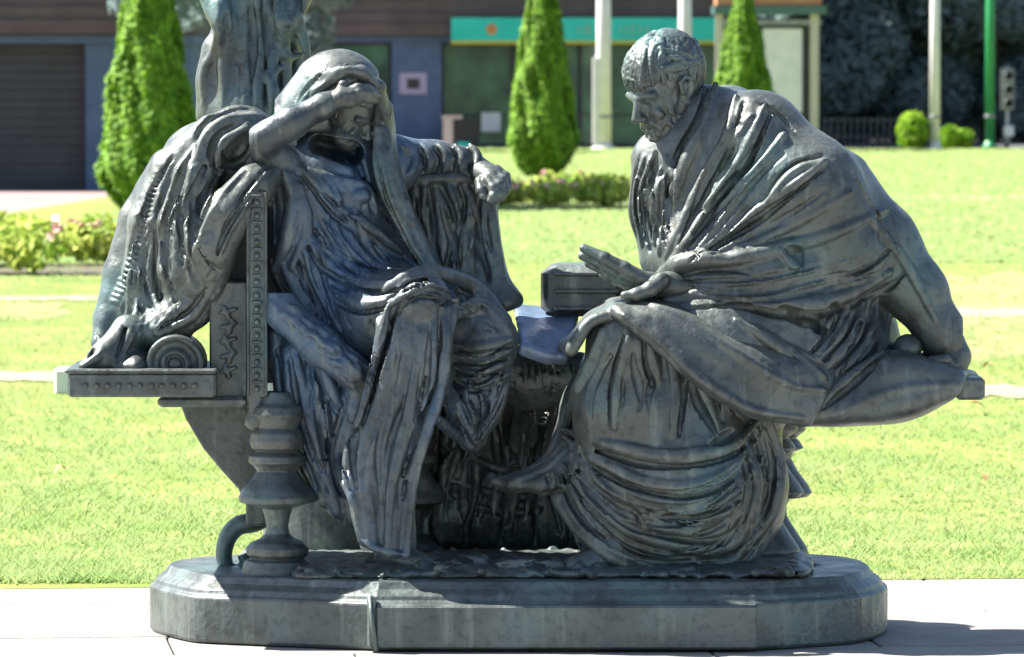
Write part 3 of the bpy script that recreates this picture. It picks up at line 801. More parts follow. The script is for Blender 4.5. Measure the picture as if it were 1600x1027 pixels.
def plinth_mesh(poly, prof, name, parent, m):
    v = []; f = []; n = len(poly)
    for ins, z in prof:
        for q in scale_poly(poly, ins): v.append((q[0], q[1], z))
    for k in range(len(prof) - 1):
        for i in range(n):
            j = (i + 1) % n; f.append((k * n + i, k * n + j, (k + 1) * n + j, (k + 1) * n + i))
    f.append(tuple(range(n - 1, -1, -1))); f.append(tuple((len(prof) - 1) * n + i for i in range(n)))
    me = bpy.data.meshes.new(name); me.from_pydata(v, [], f); me.update()
    o = link(name, me, m, parent)
    md = o.modifiers.new('bevel', 'BEVEL'); md.width = .006; md.segments = 2; md.limit_method = 'ANGLE'
    return o
PM = M['bronze_plinth']
pl = plinth_mesh(OUT, [(.004, 0), (0, .01), (0, .118), (.014, .126), (.016, .136), (.04, .152), (.05, .168), (.055, .172)], 'plinth', root, PM)
# raised front panel with its two end seams
fp = MB(); x0, x1 = XAT(586, -.44), XAT(1184, -.44)
fp.box(((x0 + x1) / 2, -.452, .062), (x1 - x0, .05, .112), bev=.006); fp.build('front_panel', PM, pl)
sm = MB(); sm.box((XAT(580, -.44), -.452, .075), (.022, .05, .13), bev=.006); sm.tube([(XAT(578, -.45), -.474, .14), (XAT(582, -.45), -.482, .07), (XAT(588, -.45), -.484, .004)], .006, 8); sm.build('seam', PM, pl)
TOPZ = .172
def zpx(z, Y):
    """photo row of height z at depth Y"""
    d = (z - CAMH) / (Y + CAMD); return 513.5 - FPX * math.tan(math.atan(d) + PITCH)

def put(F, name, parent=root, m=None, **k):
    o = link(name, F.mesh(name, **k), m or BR, parent); return o

# --- rough ground with leaves on top of the plinth
G = Field((-.62, -.40, .12), (.82, .42, .36), .007)
G.cap(V(480, 884, .0), V(1240, 880, .0), .05, .05, .02, fl=(1, 6.5, .55))
rg = np.random.default_rng(4)
for i in range(330):
    px = rg.uniform(470, 1245); Y = rg.uniform(-.34, .2); z = TOPZ + rg.uniform(-.005, .022) + (rg.uniform(0, .016) if 620 < px < 960 else 0)
    p = np.array((XAT(px, Y), Y, z)); a = rg.uniform(0, 6.28); L = rg.uniform(.03, .09)
    G.cap(p, p + (L * math.cos(a), L * math.sin(a), rg.uniform(0, .012)), rg.uniform(.006, .014), .004, .004)
put(G, 'rocky_ground', disp=.002, dscale=60)

# ================================================================== the man
def man_body():
    F = Field((V(745, 500, 0)[0], -.48, .14), (V(1500, 500, 0)[0], .42, 1.53), .0043)
    C = F.chain
    # trunk, shoulders and back under the cloak
    C([(1290, 540, .06, 118), (1235, 420, .04, 132), (1165, 310, .02, 125), (1120, 250, .02, 92)], .06)
    C([(1130, 205, .03, 62), (1185, 215, -.06, 66), (1260, 300, -.10, 84), (1320, 390, -.08, 82)], .05)
    C([(1140, 185, .10, 50), (1210, 225, .10, 62)], .05)
    C([(1300, 300, .02, 70), (1375, 385, -.04, 56)], .05)
    C([(1098, 180, .0, 46), (1085, 235, .0, 60), (1060, 300, -.01, 62)], .04)
    C([(1030, 250, .02, 44), (1030, 330, .02, 42), (1045, 400, .0, 46)], .04)           # chest front edge
    C([(1120, 400, -.06, 95), (1220, 450, -.1, 90)], .05)                                # belly under the cloak
    # pelvis, thighs, shins
    C([(1270, 560, -.06, 105), (1130, 545, -.14, 92), (985, 535, -.17, 64)], .05)
    C([(1240, 560, .12, 92), (1050, 520, .08, 66), (985, 520, .06, 58)], .05)
    C([(985, 540, -.17, 62), (962, 640, -.17, 62), (965, 760, -.15, 66), (1000, 850, -.14, 62)], .04)
    C([(985, 530, .04, 56), (930, 640, .03, 52), (880, 735, .0, 34), (800, 757, -.04, 12), (772, 752, -.05, 6)], .03)
    C([(905, 720, -.05, 34), (850, 757, -.07, 15), (800, 758, -.06, 8)], .02)
    C([(1060, 640, -.16, 86), (1090, 760, -.17, 100), (1110, 850, -.13, 66)], .06)
    C([(1165, 660, -.10, 52), (1180, 760, -.11, 46), (1150, 855, -.10, 40)], .04)
    C([(930, 745, -.16, 40), (960, 840, -.17, 40), (1050, 890, -.17, 26), (1130, 885, -.13, 26)], .04)
    C([(1100, 600, .0, 110), (1130, 780, .0, 100)], .05)
    C([(880, 780, -.12, 18), (930, 845, -.15, 22), (1000, 885, -.17, 18)], .03)
    # the arm that props him up behind
    C([(1375, 380, -.05, 58), (1432, 455, -.05, 44), (1470, 520, -.06, 35), (1490, 552, -.07, 27)], .04)
    # ---- cloak folds
    fo, gr, pl_ = F.fold, F.groove, F.pleat
    # front hem of the mantle round the neck, falling to the wrist
    pl_([(1118, 132), (1105, 190), (1075, 250), (1050, 320), (1030, 395)], 11, 9, 1)
    pl_([(1150, 150), (1135, 215), (1095, 290), (1065, 350), (1040, 405)], 9, 9, -1)
    pl_([(1195, 165), (1165, 235), (1120, 310), (1080, 370), (1045, 412)], 10, 9, -1)
    gr([(1195, 215), (1160, 265), (1120, 320), (1085, 365)], 10); gr([(1150, 290), (1110, 345), (1075, 385)], 8)
    fo([(1225, 210), (1180, 270), (1125, 335), (1060, 414)], 8, .3)
    fo([(1175, 180), (1150, 215), (1118, 280)], 7, .3)
    gr([(1290, 262), (1220, 318), (1140, 375), (1075, 408)], 6); fo([(1285, 255), (1215, 308), (1135, 364)], 8, .35)
    gr([(1375, 338), (1290, 374), (1200, 402), (1110, 418)], 6.5); fo([(1385, 328), (1300, 364), (1200, 394), (1110, 412), (1045, 430)], 11, .3)
    fo([(1330, 300), (1250, 345), (1170, 385)], 6, .5)
    gr([(1215, 330), (1165, 360), (1120, 385)], 4)
    gr([(1180, 158), (1215, 178), (1240, 205)], 4.5)
    fo([(1025, 432), (1060, 415), (1100, 405), (1140, 408)], 13, -.2)
    fo([(1030, 452), (1090, 438), (1160, 442), (1210, 455)], 12, -.2)
    fo([(1040, 470), (1110, 458), (1190, 470), (1260, 478), (1330, 458), (1390, 425)], 13, 0)
    gr([(1080, 482), (1160, 480), (1250, 492), (1330, 476), (1385, 445)], 9)
    gr([(1232, 388), (1246, 398), (1250, 415)], 12, -.2, .008, .5)                      # the deep pocket
    fo([(1222, 395), (1236, 412), (1250, 428), (1268, 420)], 7)
    gr([(1225, 485), (1268, 492), (1302, 480)], 20, .1, .012, .5)                       # dark hollow under the cloak
    gr([(1250, 505), (1285, 515)], 16, .1, .012, .5)
    # straps of cloth gathered at the hip
    for i, (a, b, c) in enumerate((((1325, 470), (1312, 520), (1270, 565)), ((1348, 468), (1335, 525), (1285, 580)), ((1370, 470), (1355, 535), (1305, 590)), ((1390, 490), (1372, 555), (1320, 610)))):
        pl_([a, b, c], 9, 7, 1)
    fo([(1180, 510), (1225, 545), (1280, 565)], 8); fo([(1150, 500), (1210, 540), (1262, 585)], 7)
    # tunic at the chest
    for i in range(6):
        x = 995 + i * 9
        pl_([(x + 12, 245 + i * 6), (x - 2, 310), (x + 8, 385)], 5, 4, 1)
    fo([(1040, 245), (1045, 275), (1030, 300), (1024, 380)], 8); gr([(1025, 240), (1022, 285), (1012, 310)], 8)
    fo([(1062, 235), (1052, 265), (1058, 290)], 6)
    pl_([(1290, 250), (1240, 270), (1195, 320)], 6, 5, 1)
    # cloth over the propping arm
    gr([(1405, 380), (1350, 420), (1290, 440)], 5); gr([(1420, 420), (1380, 455), (1330, 470)], 6); fo([(1360, 340), (1420, 420), (1462, 500)], 7)
    gr([(1330, 270), (1370, 335), (1415, 410)], 3.5)
    F.flute([(1150, 190), (1095, 300), (1048, 395)], [(1300, 290), (1190, 370), (1070, 430)], 7, 7, -.35, 5, 11)
    F.flute([(1042, 440), (1200, 425), (1380, 385)], [(1062, 466), (1200, 475), (1390, 435)], 4, 7, -.1, 3, 12)
    F.flute([(1280, 480), (1250, 560)], [(1390, 480), (1330, 600)], 5, 6, 0, 2, 13)
    F.flute([(945, 530), (900, 660)], [(1120, 580), (1165, 655)], 8, 8, -.2, 5, 14)
    F.flute([(990, 250), (1000, 390)], [(1065, 270), (1040, 400)], 6, 5, 0, 2, 15)
    # ---- skirt: leg edge and the great swags
    fo([(941, 515), (922, 570), (899, 620), (886, 670)], 9)
    pl_([(1016, 525), (1022, 565), (1030, 600)], 9, 7, 1); pl_([(1062, 545), (1095, 600), (1118, 664)], 9, 8, -1); pl_([(1040, 530), (1055, 600), (1050, 680)], 8, 8, -1)
    pl_([(985, 520), (965, 600), (960, 670)], 6, 5, 1); pl_([(1110, 560), (1140, 610), (1165, 650)], 8, 7, 1); gr([(1078, 560), (1085, 620), (1120, 680)], 10)
    sw = [
        [(880, 672), (945, 692), (1030, 712), (1105, 708), (1152, 690), (1186, 655)],
        [(882, 684), (941, 722), (1002, 752), (1077, 760), (1137, 736), (1180, 690)],
        [(890, 696), (935, 750), (1000, 780), (1080, 792), (1145, 770), (1190, 715)],
        [(894, 711), (927, 777), (983, 828), (1067, 851), (1137, 850), (1172, 814), (1192, 735)],
        [(955, 777), (1000, 792), (1022, 818), (1114, 832), (1160, 800)],
        [(871, 739), (894, 800), (950, 856), (1020, 880), (1090, 884), (1150, 866), (1195, 800)],
        [(880, 725), (910, 790), (960, 838), (1040, 868), (1120, 868)],
        [(860, 770), (905, 830), (960, 875), (1030, 894)]]
    for i, q in enumerate(sw): pl_(q, (12, 11, 10, 12, 9, 12, 9, 8)[i], (9, 9, 8, 11, 8, 10, 8, 6)[i], 1)
    gr([(905, 700), (915, 750), (945, 800)], 13, .1); gr([(1110, 695), (1125, 690), (1150, 672)], 10, 0); gr([(1040, 800), (1080, 812), (1120, 800)], 10)
    F.flute([(884, 690), (1000, 760), (1100, 758), (1182, 690)], [(880, 770), (985, 872), (1110, 874), (1195, 780)], 9, 6, 0, 3, 16)
    F.flute([(1150, 690), (1135, 850)], [(1212, 690), (1185, 845)], 4, 6, 0, 2, 17)
    for q in ([(1186, 660), (1206, 720), (1202, 800), (1165, 862)], [(1168, 690), (1182, 760), (1165, 830)], [(1200, 650), (1218, 720), (1212, 790), (1180, 850)]): pl_(q, 9, 7, 1)
    pl_([(886, 700), (850, 735), (800, 752)], 6, 5, 1); gr([(905, 735), (870, 770), (830, 772)], 7)
    return F
F = man_body()
man = put(F, 'seated_man', crisp=.65)
print('man body', round(time.time() - T0, 1))

def head_field(beard=True, hair=True, seed=1, h=.0022, neck=-.22):
    F = Field((-.16, -.13, -.24), (.17, .13, .16), h)
    rg = np.random.default_rng(seed)
    F.ell((-.015, 0, .03), (.103, .080, .093), .02)
    F.ell((.042, 0, -.035), (.058, .060, .085), .03)
    F.ell((.052, 0, -.096), (.042, .040, .034), .02)
    F.cap((-.035, 0, -.06), (-.035 + .22 * (neck + .06), 0, neck), .062, .064 if neck < -.2 else .045, .03)
    F.cap((-.01, -.045, -.06), (.045, -.034, -.095), .02, .016, .02); F.cap((-.01, .045, -.06), (.045, .034, -.095), .02, .016, .02)
    for s in (-1, 1):
        F.ell((.104, s * .034, -.006), (.017, .021, .013), .016, -1)                    # eye socket
        F.cap((.080, s * .054, .012), (.092, s * .014, .010), .009, .009, .014)          # brow
        F.ell((.066, s * .046, -.038), (.022, .020, .018), .02)                          # cheekbone
        F.ell((.0745, s * .033, -.006), (.0145, .0155, .0115), .006)                      # eyeball with its lids
        F.cap((.083, s * .046, -.002), (.091, s * .033, .001), .0028, .0032, .003); F.cap((.091, s * .033, .001), (.087, s * .019, -.003), .0032, .0025, .003)
        F.cap((.081, s * .046, -.010), (.086, s * .032, -.0135), .0018, .0018, .004)
        F.ell((.104, s * .013, -.043), (.012, .009, .009), .006)                         # nostril wing
        F.cap((.099, s * .020, -.046), (.086, s * .036, -.080), .004, .003, .008, -1)    # furrow beside the mouth
        F.cap((.075, s * .058, -.015), (.058, s * .060, -.06), .006, .006, .02, -1)      # hollow of the cheek
        pts = [(-.004, s * .079, -.03), (.012, s * .083, -.012), (.010, s * .088, .014), (-.008, s * .092, .022), (-.022, s * .090, .008), (-.018, s * .086, -.018), (-.004, s * .079, -.03)]
        for a, b in zip(pts[:-1], pts[1:]): F.cap(a, b, .0055, .0055, .004)
        F.ell((-.006, s * .082, -.004), (.012, .006, .016), .004)
    F.cap((.096, 0, .008), (.122, 0, -.036), .008, .0125, .012)                          # nose
    F.cap((.088, -.018, -.066), (.100, 0, -.064), .0055, .007, .006); F.cap((.100, 0, -.064), (.088, .018, -.066), .007, .0055, .006)
    F.cap((.088, -.016, -.079), (.097, 0, -.080), .006, .0075, .005); F.cap((.097, 0, -.080), (.088, .016, -.079), .0075, .006, .005)
    F.cap((.090, -.022, -.0725), (.103, 0, -.0725), .003, .003, .003, -1); F.cap((.103, 0, -.0725), (.090, .022, -.0725), .003, .003, .003, -1)
    if beard:
        for i in range(140):
            a = rg.uniform(-1.6, 1.6); q = rg.uniform(0, 1)
            z = -.064 - .064 * q + .055 * (abs(a) / 1.5) ** 1.5 * (1 - q)
            r = .060 - .010 * q
            x = .038 + r * math.cos(a) - .040 * (abs(a) / 1.5) ** 2; y = (r + .003) * math.sin(a)
            if abs(a) < .42 and -.09 < z < -.058: continue
            p = np.array((x, y, z)); c = rg.uniform(-.014, .014)
            F.cap(p, p + (.006, c * .5, -.012), .0095, .008, .003); F.cap(p + (.006, c * .5, -.011), p + (.002, c, -.024), .0065, .004, .003)
        for s in (-1, 1):
            for k in range(5): F.cap((.099 - k * .001, s * (.003 + k * .004), -.055), (.089, s * (.017 + k * .006), -.072 - k * .003), .0055, .004, .003)
    if hair:
        # locks combed forward from the crown; each lock is a few strands that run together
        def lock(a, st, ext, r0, lift, wob):
            prev = None; n = 9
            for k in range(n + 1):
                th = st + (ext - st) * k / n; aa = a + wob * math.sin(k * .55)
                dx, dy, dz = math.sin(th) * math.cos(aa), math.sin(th) * math.sin(aa), math.cos(th)
                t = -.35; X = dx * math.cos(t) + dz * math.sin(t); Z = -dx * math.sin(t) + dz * math.cos(t)
                L = 1 + lift
                p = np.array((-.015 + .104 * X * L, .081 * dy * L, .03 + .094 * Z * L)); r = r0 * (1 - .55 * (k / n) ** 2)
                if prev is not None: F.cap(prev[0], p, prev[1], r, .0018)
                prev = (p, r)
        for i in range(52):
            a = -math.pi + 2 * math.pi * (i + rg.uniform(-.3, .3)) / 52
            e = 1.98 if abs(a) < .75 else (1.72 if abs(a) < 1.15 else (1.55 if abs(a) < 1.75 else 2.15))
            if abs(a) < .8: e -= .15
            lock(a, rg.uniform(.25, .5), e * rg.uniform(.93, 1.03), rg.uniform(.0085, .012), rg.uniform(.02, .07), rg.uniform(-.12, .12))
        for i in range(34):
            a = rg.uniform(-math.pi, math.pi); lock(a, rg.uniform(.0, .2), rg.uniform(.9, 1.35), rg.uniform(.008, .011), rg.uniform(.07, .11), rg.uniform(-.2, .2))
        for i in range(60):
            st = rg.uniform(.25, 1.35); a = rg.uniform(-math.pi, math.pi) if i % 2 else rg.uniform(-1.1, 1.1); lock(a, st, min(st + rg.uniform(.3, .55), 1.85 if abs(a) < .8 else 1.5), rg.uniform(.006, .009), rg.uniform(.08, .13), rg.uniform(-.5, .5))
        for i in range(16): lock(rg.uniform(-.95, .95), rg.uniform(.7, .9), rg.uniform(1.65, 1.9), rg.uniform(.007, .010), rg.uniform(.08, .12), rg.uniform(-.15, .15))
    return F
def place(o, c, yaw, pitch, roll, sc):
    """canonical head (+x forward) to the world"""
    Mx = Matrix.Translation(Vector(c)) @ Matrix.Rotation(yaw, 4, 'Z') @ Matrix.Rotation(pitch, 4, 'Y') @ Matrix.Rotation(roll, 4, 'X') @ Matrix.Scale(sc, 4)
    o.data.transform(Mx)
hd = put(head_field(), 'head', man, disp=.0004, dscale=90)
place(hd, V(1039, 134, -.02), math.radians(180 + 35), math.radians(27), 0, 1.0)

def hand_field(lo, hi, fingers, palm, h=.003):
    F = Field(lo, hi, h)
    for p in palm: F.cap(V(*p[0][:3]), V(*p[1][:3]), p[0][3] * PX, p[1][3] * PX, .012)
    for f in fingers:
        for a, b in zip(f[:-1], f[1:]): F.cap(V(*a[:3]), V(*b[:3]), a[3] * PX, b[3] * PX, .004)
        for a in f[1:-1]: F.ell(V(*a[:3]), np.array((1, 1, 1)) * a[3] * PX * 1.1, .004)
    return F
def hbox(px0, py0, px1, py1, y0, y1):
    a = V(px0, py1, 0); b = V(px1, py0, 0); return (a[0] - .02, y0, a[2] - .02), (b[0] + .02, y1, b[2] + .02)
# open hand held out over the lap
lo, hi = hbox(895, 370, 1075, 480, -.32, .02)
fg = [[(1004, 436, -.215, 12.5), (974, 420, -.218, 11.5), (944, 404, -.215, 10), (912, 388, -.205, 7)],
      [(1004, 442, -.190, 12.5), (970, 427, -.190, 11.5), (940, 412, -.186, 10), (910, 400, -.18, 7)],
      [(1005, 448, -.166, 12), (974, 435, -.165, 11), (946, 422, -.16, 9.5), (920, 412, -.155, 7)],
      [(1008, 453, -.143, 11), (982, 444, -.142, 10), (960, 436, -.138, 8.5), (942, 430, -.134, 6)],
      [(1034, 438, -.225, 13), (1016, 452, -.250, 11.5), (996, 460, -.258, 10), (976, 462, -.256, 7)]]
put(hand_field(lo, hi, fg, [((1050, 448, -.18, 22), (1032, 446, -.185, 19)), ((1034, 442, -.205, 16), (1004, 437, -.212, 13)), ((1034, 448, -.18, 17), (1006, 446, -.17, 14)), ((1034, 452, -.165, 16), (1010, 452, -.148, 12)), ((1075, 450, -.17, 23), (1045, 446, -.18, 21))]), 'hand', man, disp=0)
# hand resting on the bench end
lo, hi = hbox(1405, 520, 1540, 625, -.22, .08)
fg = [[(1478, 562, -.125, 10), (1456, 566, -.14, 9), (1438, 574, -.145, 8), (1428, 582, -.145, 6)],
      [(1484, 570, -.11, 11), (1466, 578, -.13, 10), (1452, 586, -.14, 8.5), (1444, 594, -.14, 6.5)],
      [(1492, 572, -.095, 11), (1480, 584, -.12, 10), (1470, 594, -.135, 8.5), (1464, 601, -.135, 6.5)],
      [(1500, 570, -.08, 10.5), (1496, 586, -.11, 9.5), (1490, 598, -.125, 8), (1486, 605, -.125, 6)],
      [(1476, 552, -.04, 11), (1452, 556, -.03, 10), (1434, 566, -.03, 9), (1424, 576, -.035, 7)]]
put(hand_field(lo, hi, fg, [((1482, 538, -.065, 27), (1492, 560, -.075, 24)), ((1492, 556, -.08, 24), (1486, 570, -.10, 17)), ((1494, 560, -.08, 20), (1496, 572, -.09, 15))]), 'hand', man, disp=0)
# foot under the hem
def foot(cx, cy, Y, s=1, dirx=-1, name='foot', parent=None):
    a = V(cx - 75, cy - 75, Y - .1); b = V(cx + 75, cy + 40, Y + .12)
    F = Field((a[0], Y - .16, b[2] - .02), (b[0], Y + .14, a[2]), .0035)
    P = lambda x, y, d: V(cx + dirx * x * s, cy + y * s, Y + d)
    F.cap(P(-45, -40, .05), P(-40, -5, .05), .05 * s, .045 * s, .02); F.cap(P(-40, -18, .04), P(15, 0, -.01), .045 * s, .033 * s, .02)
    for i in range(5):
        d = .035 - i * .018; L = (38, 40, 37, 32, 26)[i]
        F.cap(P(8, 2, d), P(L, 9, d - .012), .018 * s, (.012, .0105, .010, .009, .008)[i] * s * (1.25 if i == 0 else 1), .004)
    return put(F, name, parent, disp=0)
foot(912, 888, -.23, 1.0, -1, 'foot', man)

# cloth sheet lying over his lap, bright curled corner at its front
S = Field((V(860, 500, 0)[0], -.42, .55), (V(1530, 500, 0)[0], .26, .90), .0043)
S.sheet([[(955, 478, -.02), (1040, 462, .0), (1150, 480, -.02), (1250, 500, -.05), (1300, 520, -.08)],
         [(962, 484, -.24), (1045, 490, -.27), (1150, 540, -.29), (1240, 570, -.27), (1300, 580, -.2)],
         [(966, 488, -.27), (1040, 525, -.31), (1110, 580, -.33), (1200, 620, -.31), (1280, 620, -.26)],
         [(975, 496, -.285), (1035, 545, -.32), (1095, 598, -.34), (1170, 642, -.32), (1260, 658, -.28)]], 8, .012)
S.sheet([[(958, 474, .0), (930, 490, .0), (905, 520, .0), (884, 545, .0)], [(962, 482, -.12), (925, 496, -.14), (902, 522, -.15), (880, 540, -.15)], [(966, 488, -.25), (925, 502, -.26), (908, 522, -.26), (892, 550, -.26)]], 6, .012)
S.fold([(985, 470), (1060, 492), (1140, 545), (1230, 600), (1290, 610)], 6); S.groove([(1050, 470), (1120, 505), (1210, 545), (1280, 575)], 6)
S.fold([(1080, 478), (1160, 510), (1230, 545), (1290, 590)], 8)
S.fold([(975, 492), (1040, 540), (1095, 592), (1170, 638), (1255, 654)], 6)
put(S, 'lap_cloth', man, disp=.0010, dscale=22)

# --- his bench: seat with hanging cloth, turned legs, end block
bench = empty('bench', (0, 0, 0), root)
S = Field((V(1160, 500, 0)[0], -.36, .55), (V(1550, 500, 0)[0], .36, .90), .006)
S.sheet([[(1250, 560, .12), (1340, 560, .12), (1430, 565, .12), (1520, 590, .12)],
         [(1255, 610, -.15), (1330, 580, -.17), (1400, 560, -.18), (1500, 588, -.16)],
         [(1260, 640, -.22), (1340, 615, -.23), (1420, 600, -.23), (1500, 598, -.2)],
         [(1250, 655, -.21), (1340, 652, -.22), (1420, 644, -.21), (1482, 616, -.19)],
         [(1250, 656, .1), (1340, 652, .1), (1420, 642, .1), (1482, 614, .1)]], 8, .012)
S.cap(V(1230, 640, .0), V(1420, 622, .0), .03, .028, .02, fl=(1, 5, 1))
S.fold([(1270, 640), (1330, 590), (1380, 550)], 9); S.fold([(1255, 630), (1310, 590), (1360, 530)], 9); S.groove([(1285, 640), (1345, 590), (1390, 548)], 7)
S.fold([(1300, 650), (1400, 610), (1490, 600)], 5, .3)
put(S, 'bench_cloth', bench, disp=.0010, dscale=22)
mb = MB(); p = V(1508, 602, -.02); mb.box(p, (.075, .34, .058), bev=.008); mb.build('end_block', BR, bench)
mb = MB(); p = V(1413, 541, .02); mb.lathe(p, [(.002, -.16), (.02, -.155), (.033, -.14), (.038, -.12), (.033, -.1), (.02, -.085), (.012, 0), (.012, .1)], 18, 'y'); mb.build('knob', BR, bench)

def turned_leg(cx, cy_scale, Y, parent, rows, name='leg'):
    """lathe from (row, radius px) pairs"""
    mb = MB(); prof = []
    c = V(cx, rows[0][0], Y)
    for py, r in rows: prof.append((r * PX, V(cx, py, Y)[2] - c[2]))
    prof = prof[::-1]; q = [prof[0]]
    for a, b in zip(prof[:-1], prof[1:]):
        q += [(a[0] + (b[0] - a[0]) * .18, a[1] + (b[1] - a[1]) * .18), (a[0] + (b[0] - a[0]) * .82, a[1] + (b[1] - a[1]) * .82), b]
    prof = q
    mb.lathe(c, prof, 30); return mb.build(name, BR, parent)
LEG = [(612, 24), (630, 30), (636, 38), (648, 42), (655, 38), (668, 34), (676, 41), (690, 43), (700, 40), (704, 33), (712, 44), (722, 45), (728, 37), (735, 32), (748, 40), (764, 54), (776, 60), (784, 59), (789, 40), (794, 24), (806, 20), (822, 17), (834, 19), (842, 28), (848, 42), (856, 49), (866, 48), (872, 42), (876, 51), (886, 54), (902, 56)]
for X, Y in ((1192, .05), (1205, .25), (1330, .27)):
    if X == 1330: continue
    turned_leg(X, 1, Y, bench, [(645, 40), (655, 52), (672, 55), (684, 40), (690, 46), (700, 52), (706, 36), (716, 32), (735, 42), (756, 58), (769, 66), (775, 60), (780, 30), (792, 24), (806, 26), (820, 34), (838, 46), (856, 58), (866, 60), (880, 60)])
print('man', round(time.time() - T0, 1))

# ================================================================== the woman
def woman_body():
    F = Field((V(395, 500, 0)[0], -.46, .16), (V(850, 500, 0)[0], .40, 1.50), .0043)
    C = F.chain
    C([(585, 500, .04, 88), (545, 400, .04, 88), (505, 300, .04, 78), (515, 250, .04, 55)], .06)
    C([(445, 285, -.02, 44), (520, 265, .03, 58), (610, 262, .08, 46)], .05)
    C([(520, 250, .03, 42), (540, 205, .02, 36)], .03)
    C([(470, 300, -.03, 50), (480, 400, -.02, 58), (520, 480, -.02, 62)], .05)
    # arm along the chair back
    C([(618, 246, .10, 34), (680, 252, .13, 30), (725, 258, .12, 25), (760, 275, .10, 21)], .03)
    # upper arm and forearm raised to the brow
    C([(440, 262, -.06, 36), (412, 228, -.12, 27)], .03)
    C([(412, 217, -.14, 25), (455, 192, -.16, 24), (505, 166, -.165, 18), (528, 154, -.16, 15)], .02)
    # thighs, knees, shins
    F.cap(V(498, 226, -.06), V(548, 240, -.06), .026, .034, .008, -1, fl=(1, 4, 1)); F.cap(V(560, 260, -.09), V(585, 320, -.09), .018, .012, .008, -1, fl=(1, 3, 1))
    C([(560, 520, -.06, 80), (610, 485, -.18, 58), (650, 470, -.25, 50)], .04)
    C([(640, 510, .02, 80), (720, 510, -.06, 60), (762, 530, -.12, 46)], .04)
    C([(655, 480, -.24, 44), (640, 600, -.23, 32), (624, 720, -.20, 22), (630, 850, -.20, 20)], .03)
    C([(762, 545, -.12, 42), (745, 620, -.08, 38), (738, 685, -.03, 22)], .03)
    C([(560, 600, .08, 80), (590, 720, .16, 60), (600, 840, .18, 40)], .05)
    # cloth falling at the chair side
    F.sheet([[(430, 520, -.12), (470, 545, -.14), (520, 560, -.16), (575, 580, -.18)],
             [(436, 600, -.13), (480, 640, -.15), (530, 650, -.16), (570, 660, -.17)],
             [(462, 690, -.13), (500, 730, -.14), (540, 740, -.15), (566, 750, -.16)],
             [(500, 775, -.12), (530, 800, -.13), (550, 812, -.13), (566, 820, -.14)]], 9, .015, lambda u, v: .018 * math.sin(u * 19 + 2.2 * v))
    # the long panel that hangs from the near knee
    F.sheet([[(604, 462, -.27), (640, 442, -.285), (680, 448, -.28), (712, 468, -.25)],
             [(590, 540, -.315), (625, 536, -.325), (665, 540, -.32), (700, 540, -.30)],
             [(568, 640, -.325), (605, 640, -.33), (645, 640, -.325), (682, 636, -.315)],
             [(541, 722, -.33), (580, 730, -.335), (620, 732, -.33), (652, 732, -.325)],
             [(552, 792, -.332), (584, 798, -.336), (614, 800, -.334), (642, 796, -.325)],
             [(566, 846, -.33), (590, 858, -.335), (612, 866, -.334), (634, 868, -.325)]], 6, .003, lambda u, v: .007 * math.sin(u * 15 + 1.2 * v) * min(1, v * 2))
    fo, gr, pl_ = F.fold, F.groove, F.pleat
    # ---- bodice
    pl_([(455, 272), (495, 345), (555, 398), (620, 428)], 9, 7, 1); pl_([(480, 268), (530, 330), (600, 375), (655, 420)], 8, 6, 1)
    pl_([(505, 290), (560, 340), (630, 395)], 7, 6, 1); pl_([(470, 330), (500, 400), (560, 440)], 8, 7, 1); pl_([(450, 340), (490, 430), (525, 505)], 9, 8, 1)
    pl_([(435, 400), (470, 470), (500, 540)], 9, 8, 1); pl_([(500, 370), (560, 425), (610, 440)], 7, 6, 1)
    pl_([(520, 420), (575, 445), (640, 440)], 8, 7, 1); pl_([(515, 450), (560, 475), (610, 470)], 8, 7, 1); pl_([(540, 250), (570, 300), (610, 350)], 7, 6, -1)
    for i in range(7): fo([(470 + i * 13, 262 + i * 3), (492 + i * 14, 285 + i * 2), (505 + i * 14, 300 + i * 6)], 4.5)
    F.ell(V(563, 306, F.surf(np.array([(563, 306)]))[0]), (.026, .018, .022), .006)
    gr([(540, 305), (546, 322), (560, 332)], 9, 0, .008, .5); gr([(598, 330), (612, 345), (622, 358)], 8, 0, .008, .5); fo([(585, 318), (605, 335), (628, 372)], 5)
    F.flute([(448, 275), (468, 360), (515, 480)], [(575, 325), (605, 385), (645, 425)], 9, 6, -.1, 4, 4)
    F.flute([(440, 350), (462, 440), (500, 540)], [(490, 340), (520, 430), (560, 520)], 5, 6, 0, 3, 5)
    # lap
    pl_([(600, 455), (640, 430), (690, 428), (745, 450), (795, 500)], 12, 8, 1); pl_([(612, 475), (660, 450), (715, 470)], 9, 8, 1)
    fo([(690, 505), (740, 478), (780, 500), (800, 532)], 11); gr([(690, 480), (740, 462), (790, 492)], 8); pl_([(590, 500), (600, 560), (580, 620)], 8, 7, 1); pl_([(612, 470), (592, 540), (577, 600)], 7, 7, -1)
    for y in (545, 562, 580, 597): pl_([(712, y - 8), (750, y - 2 + (y - 560) * .1), (798, y - 14)], 8, 6, 1)
    pl_([(690, 590), (720, 640), (744, 694)], 9, 8, -1); pl_([(795, 590), (772, 650), (748, 694)], 9, 8, 1); pl_([(668, 640), (705, 675), (735, 700)], 8, 7, 1); pl_([(700, 560), (695, 610), (715, 670)], 8, 7, 1)
    pl_([(770, 610), (765, 650), (752, 688)], 6, 6, 1)
    F.flute([(596, 490), (580, 600), (550, 715), (572, 840)], [(704, 490), (684, 600), (645, 730), (630, 860)], 6, 7, -.25, 4, 3)
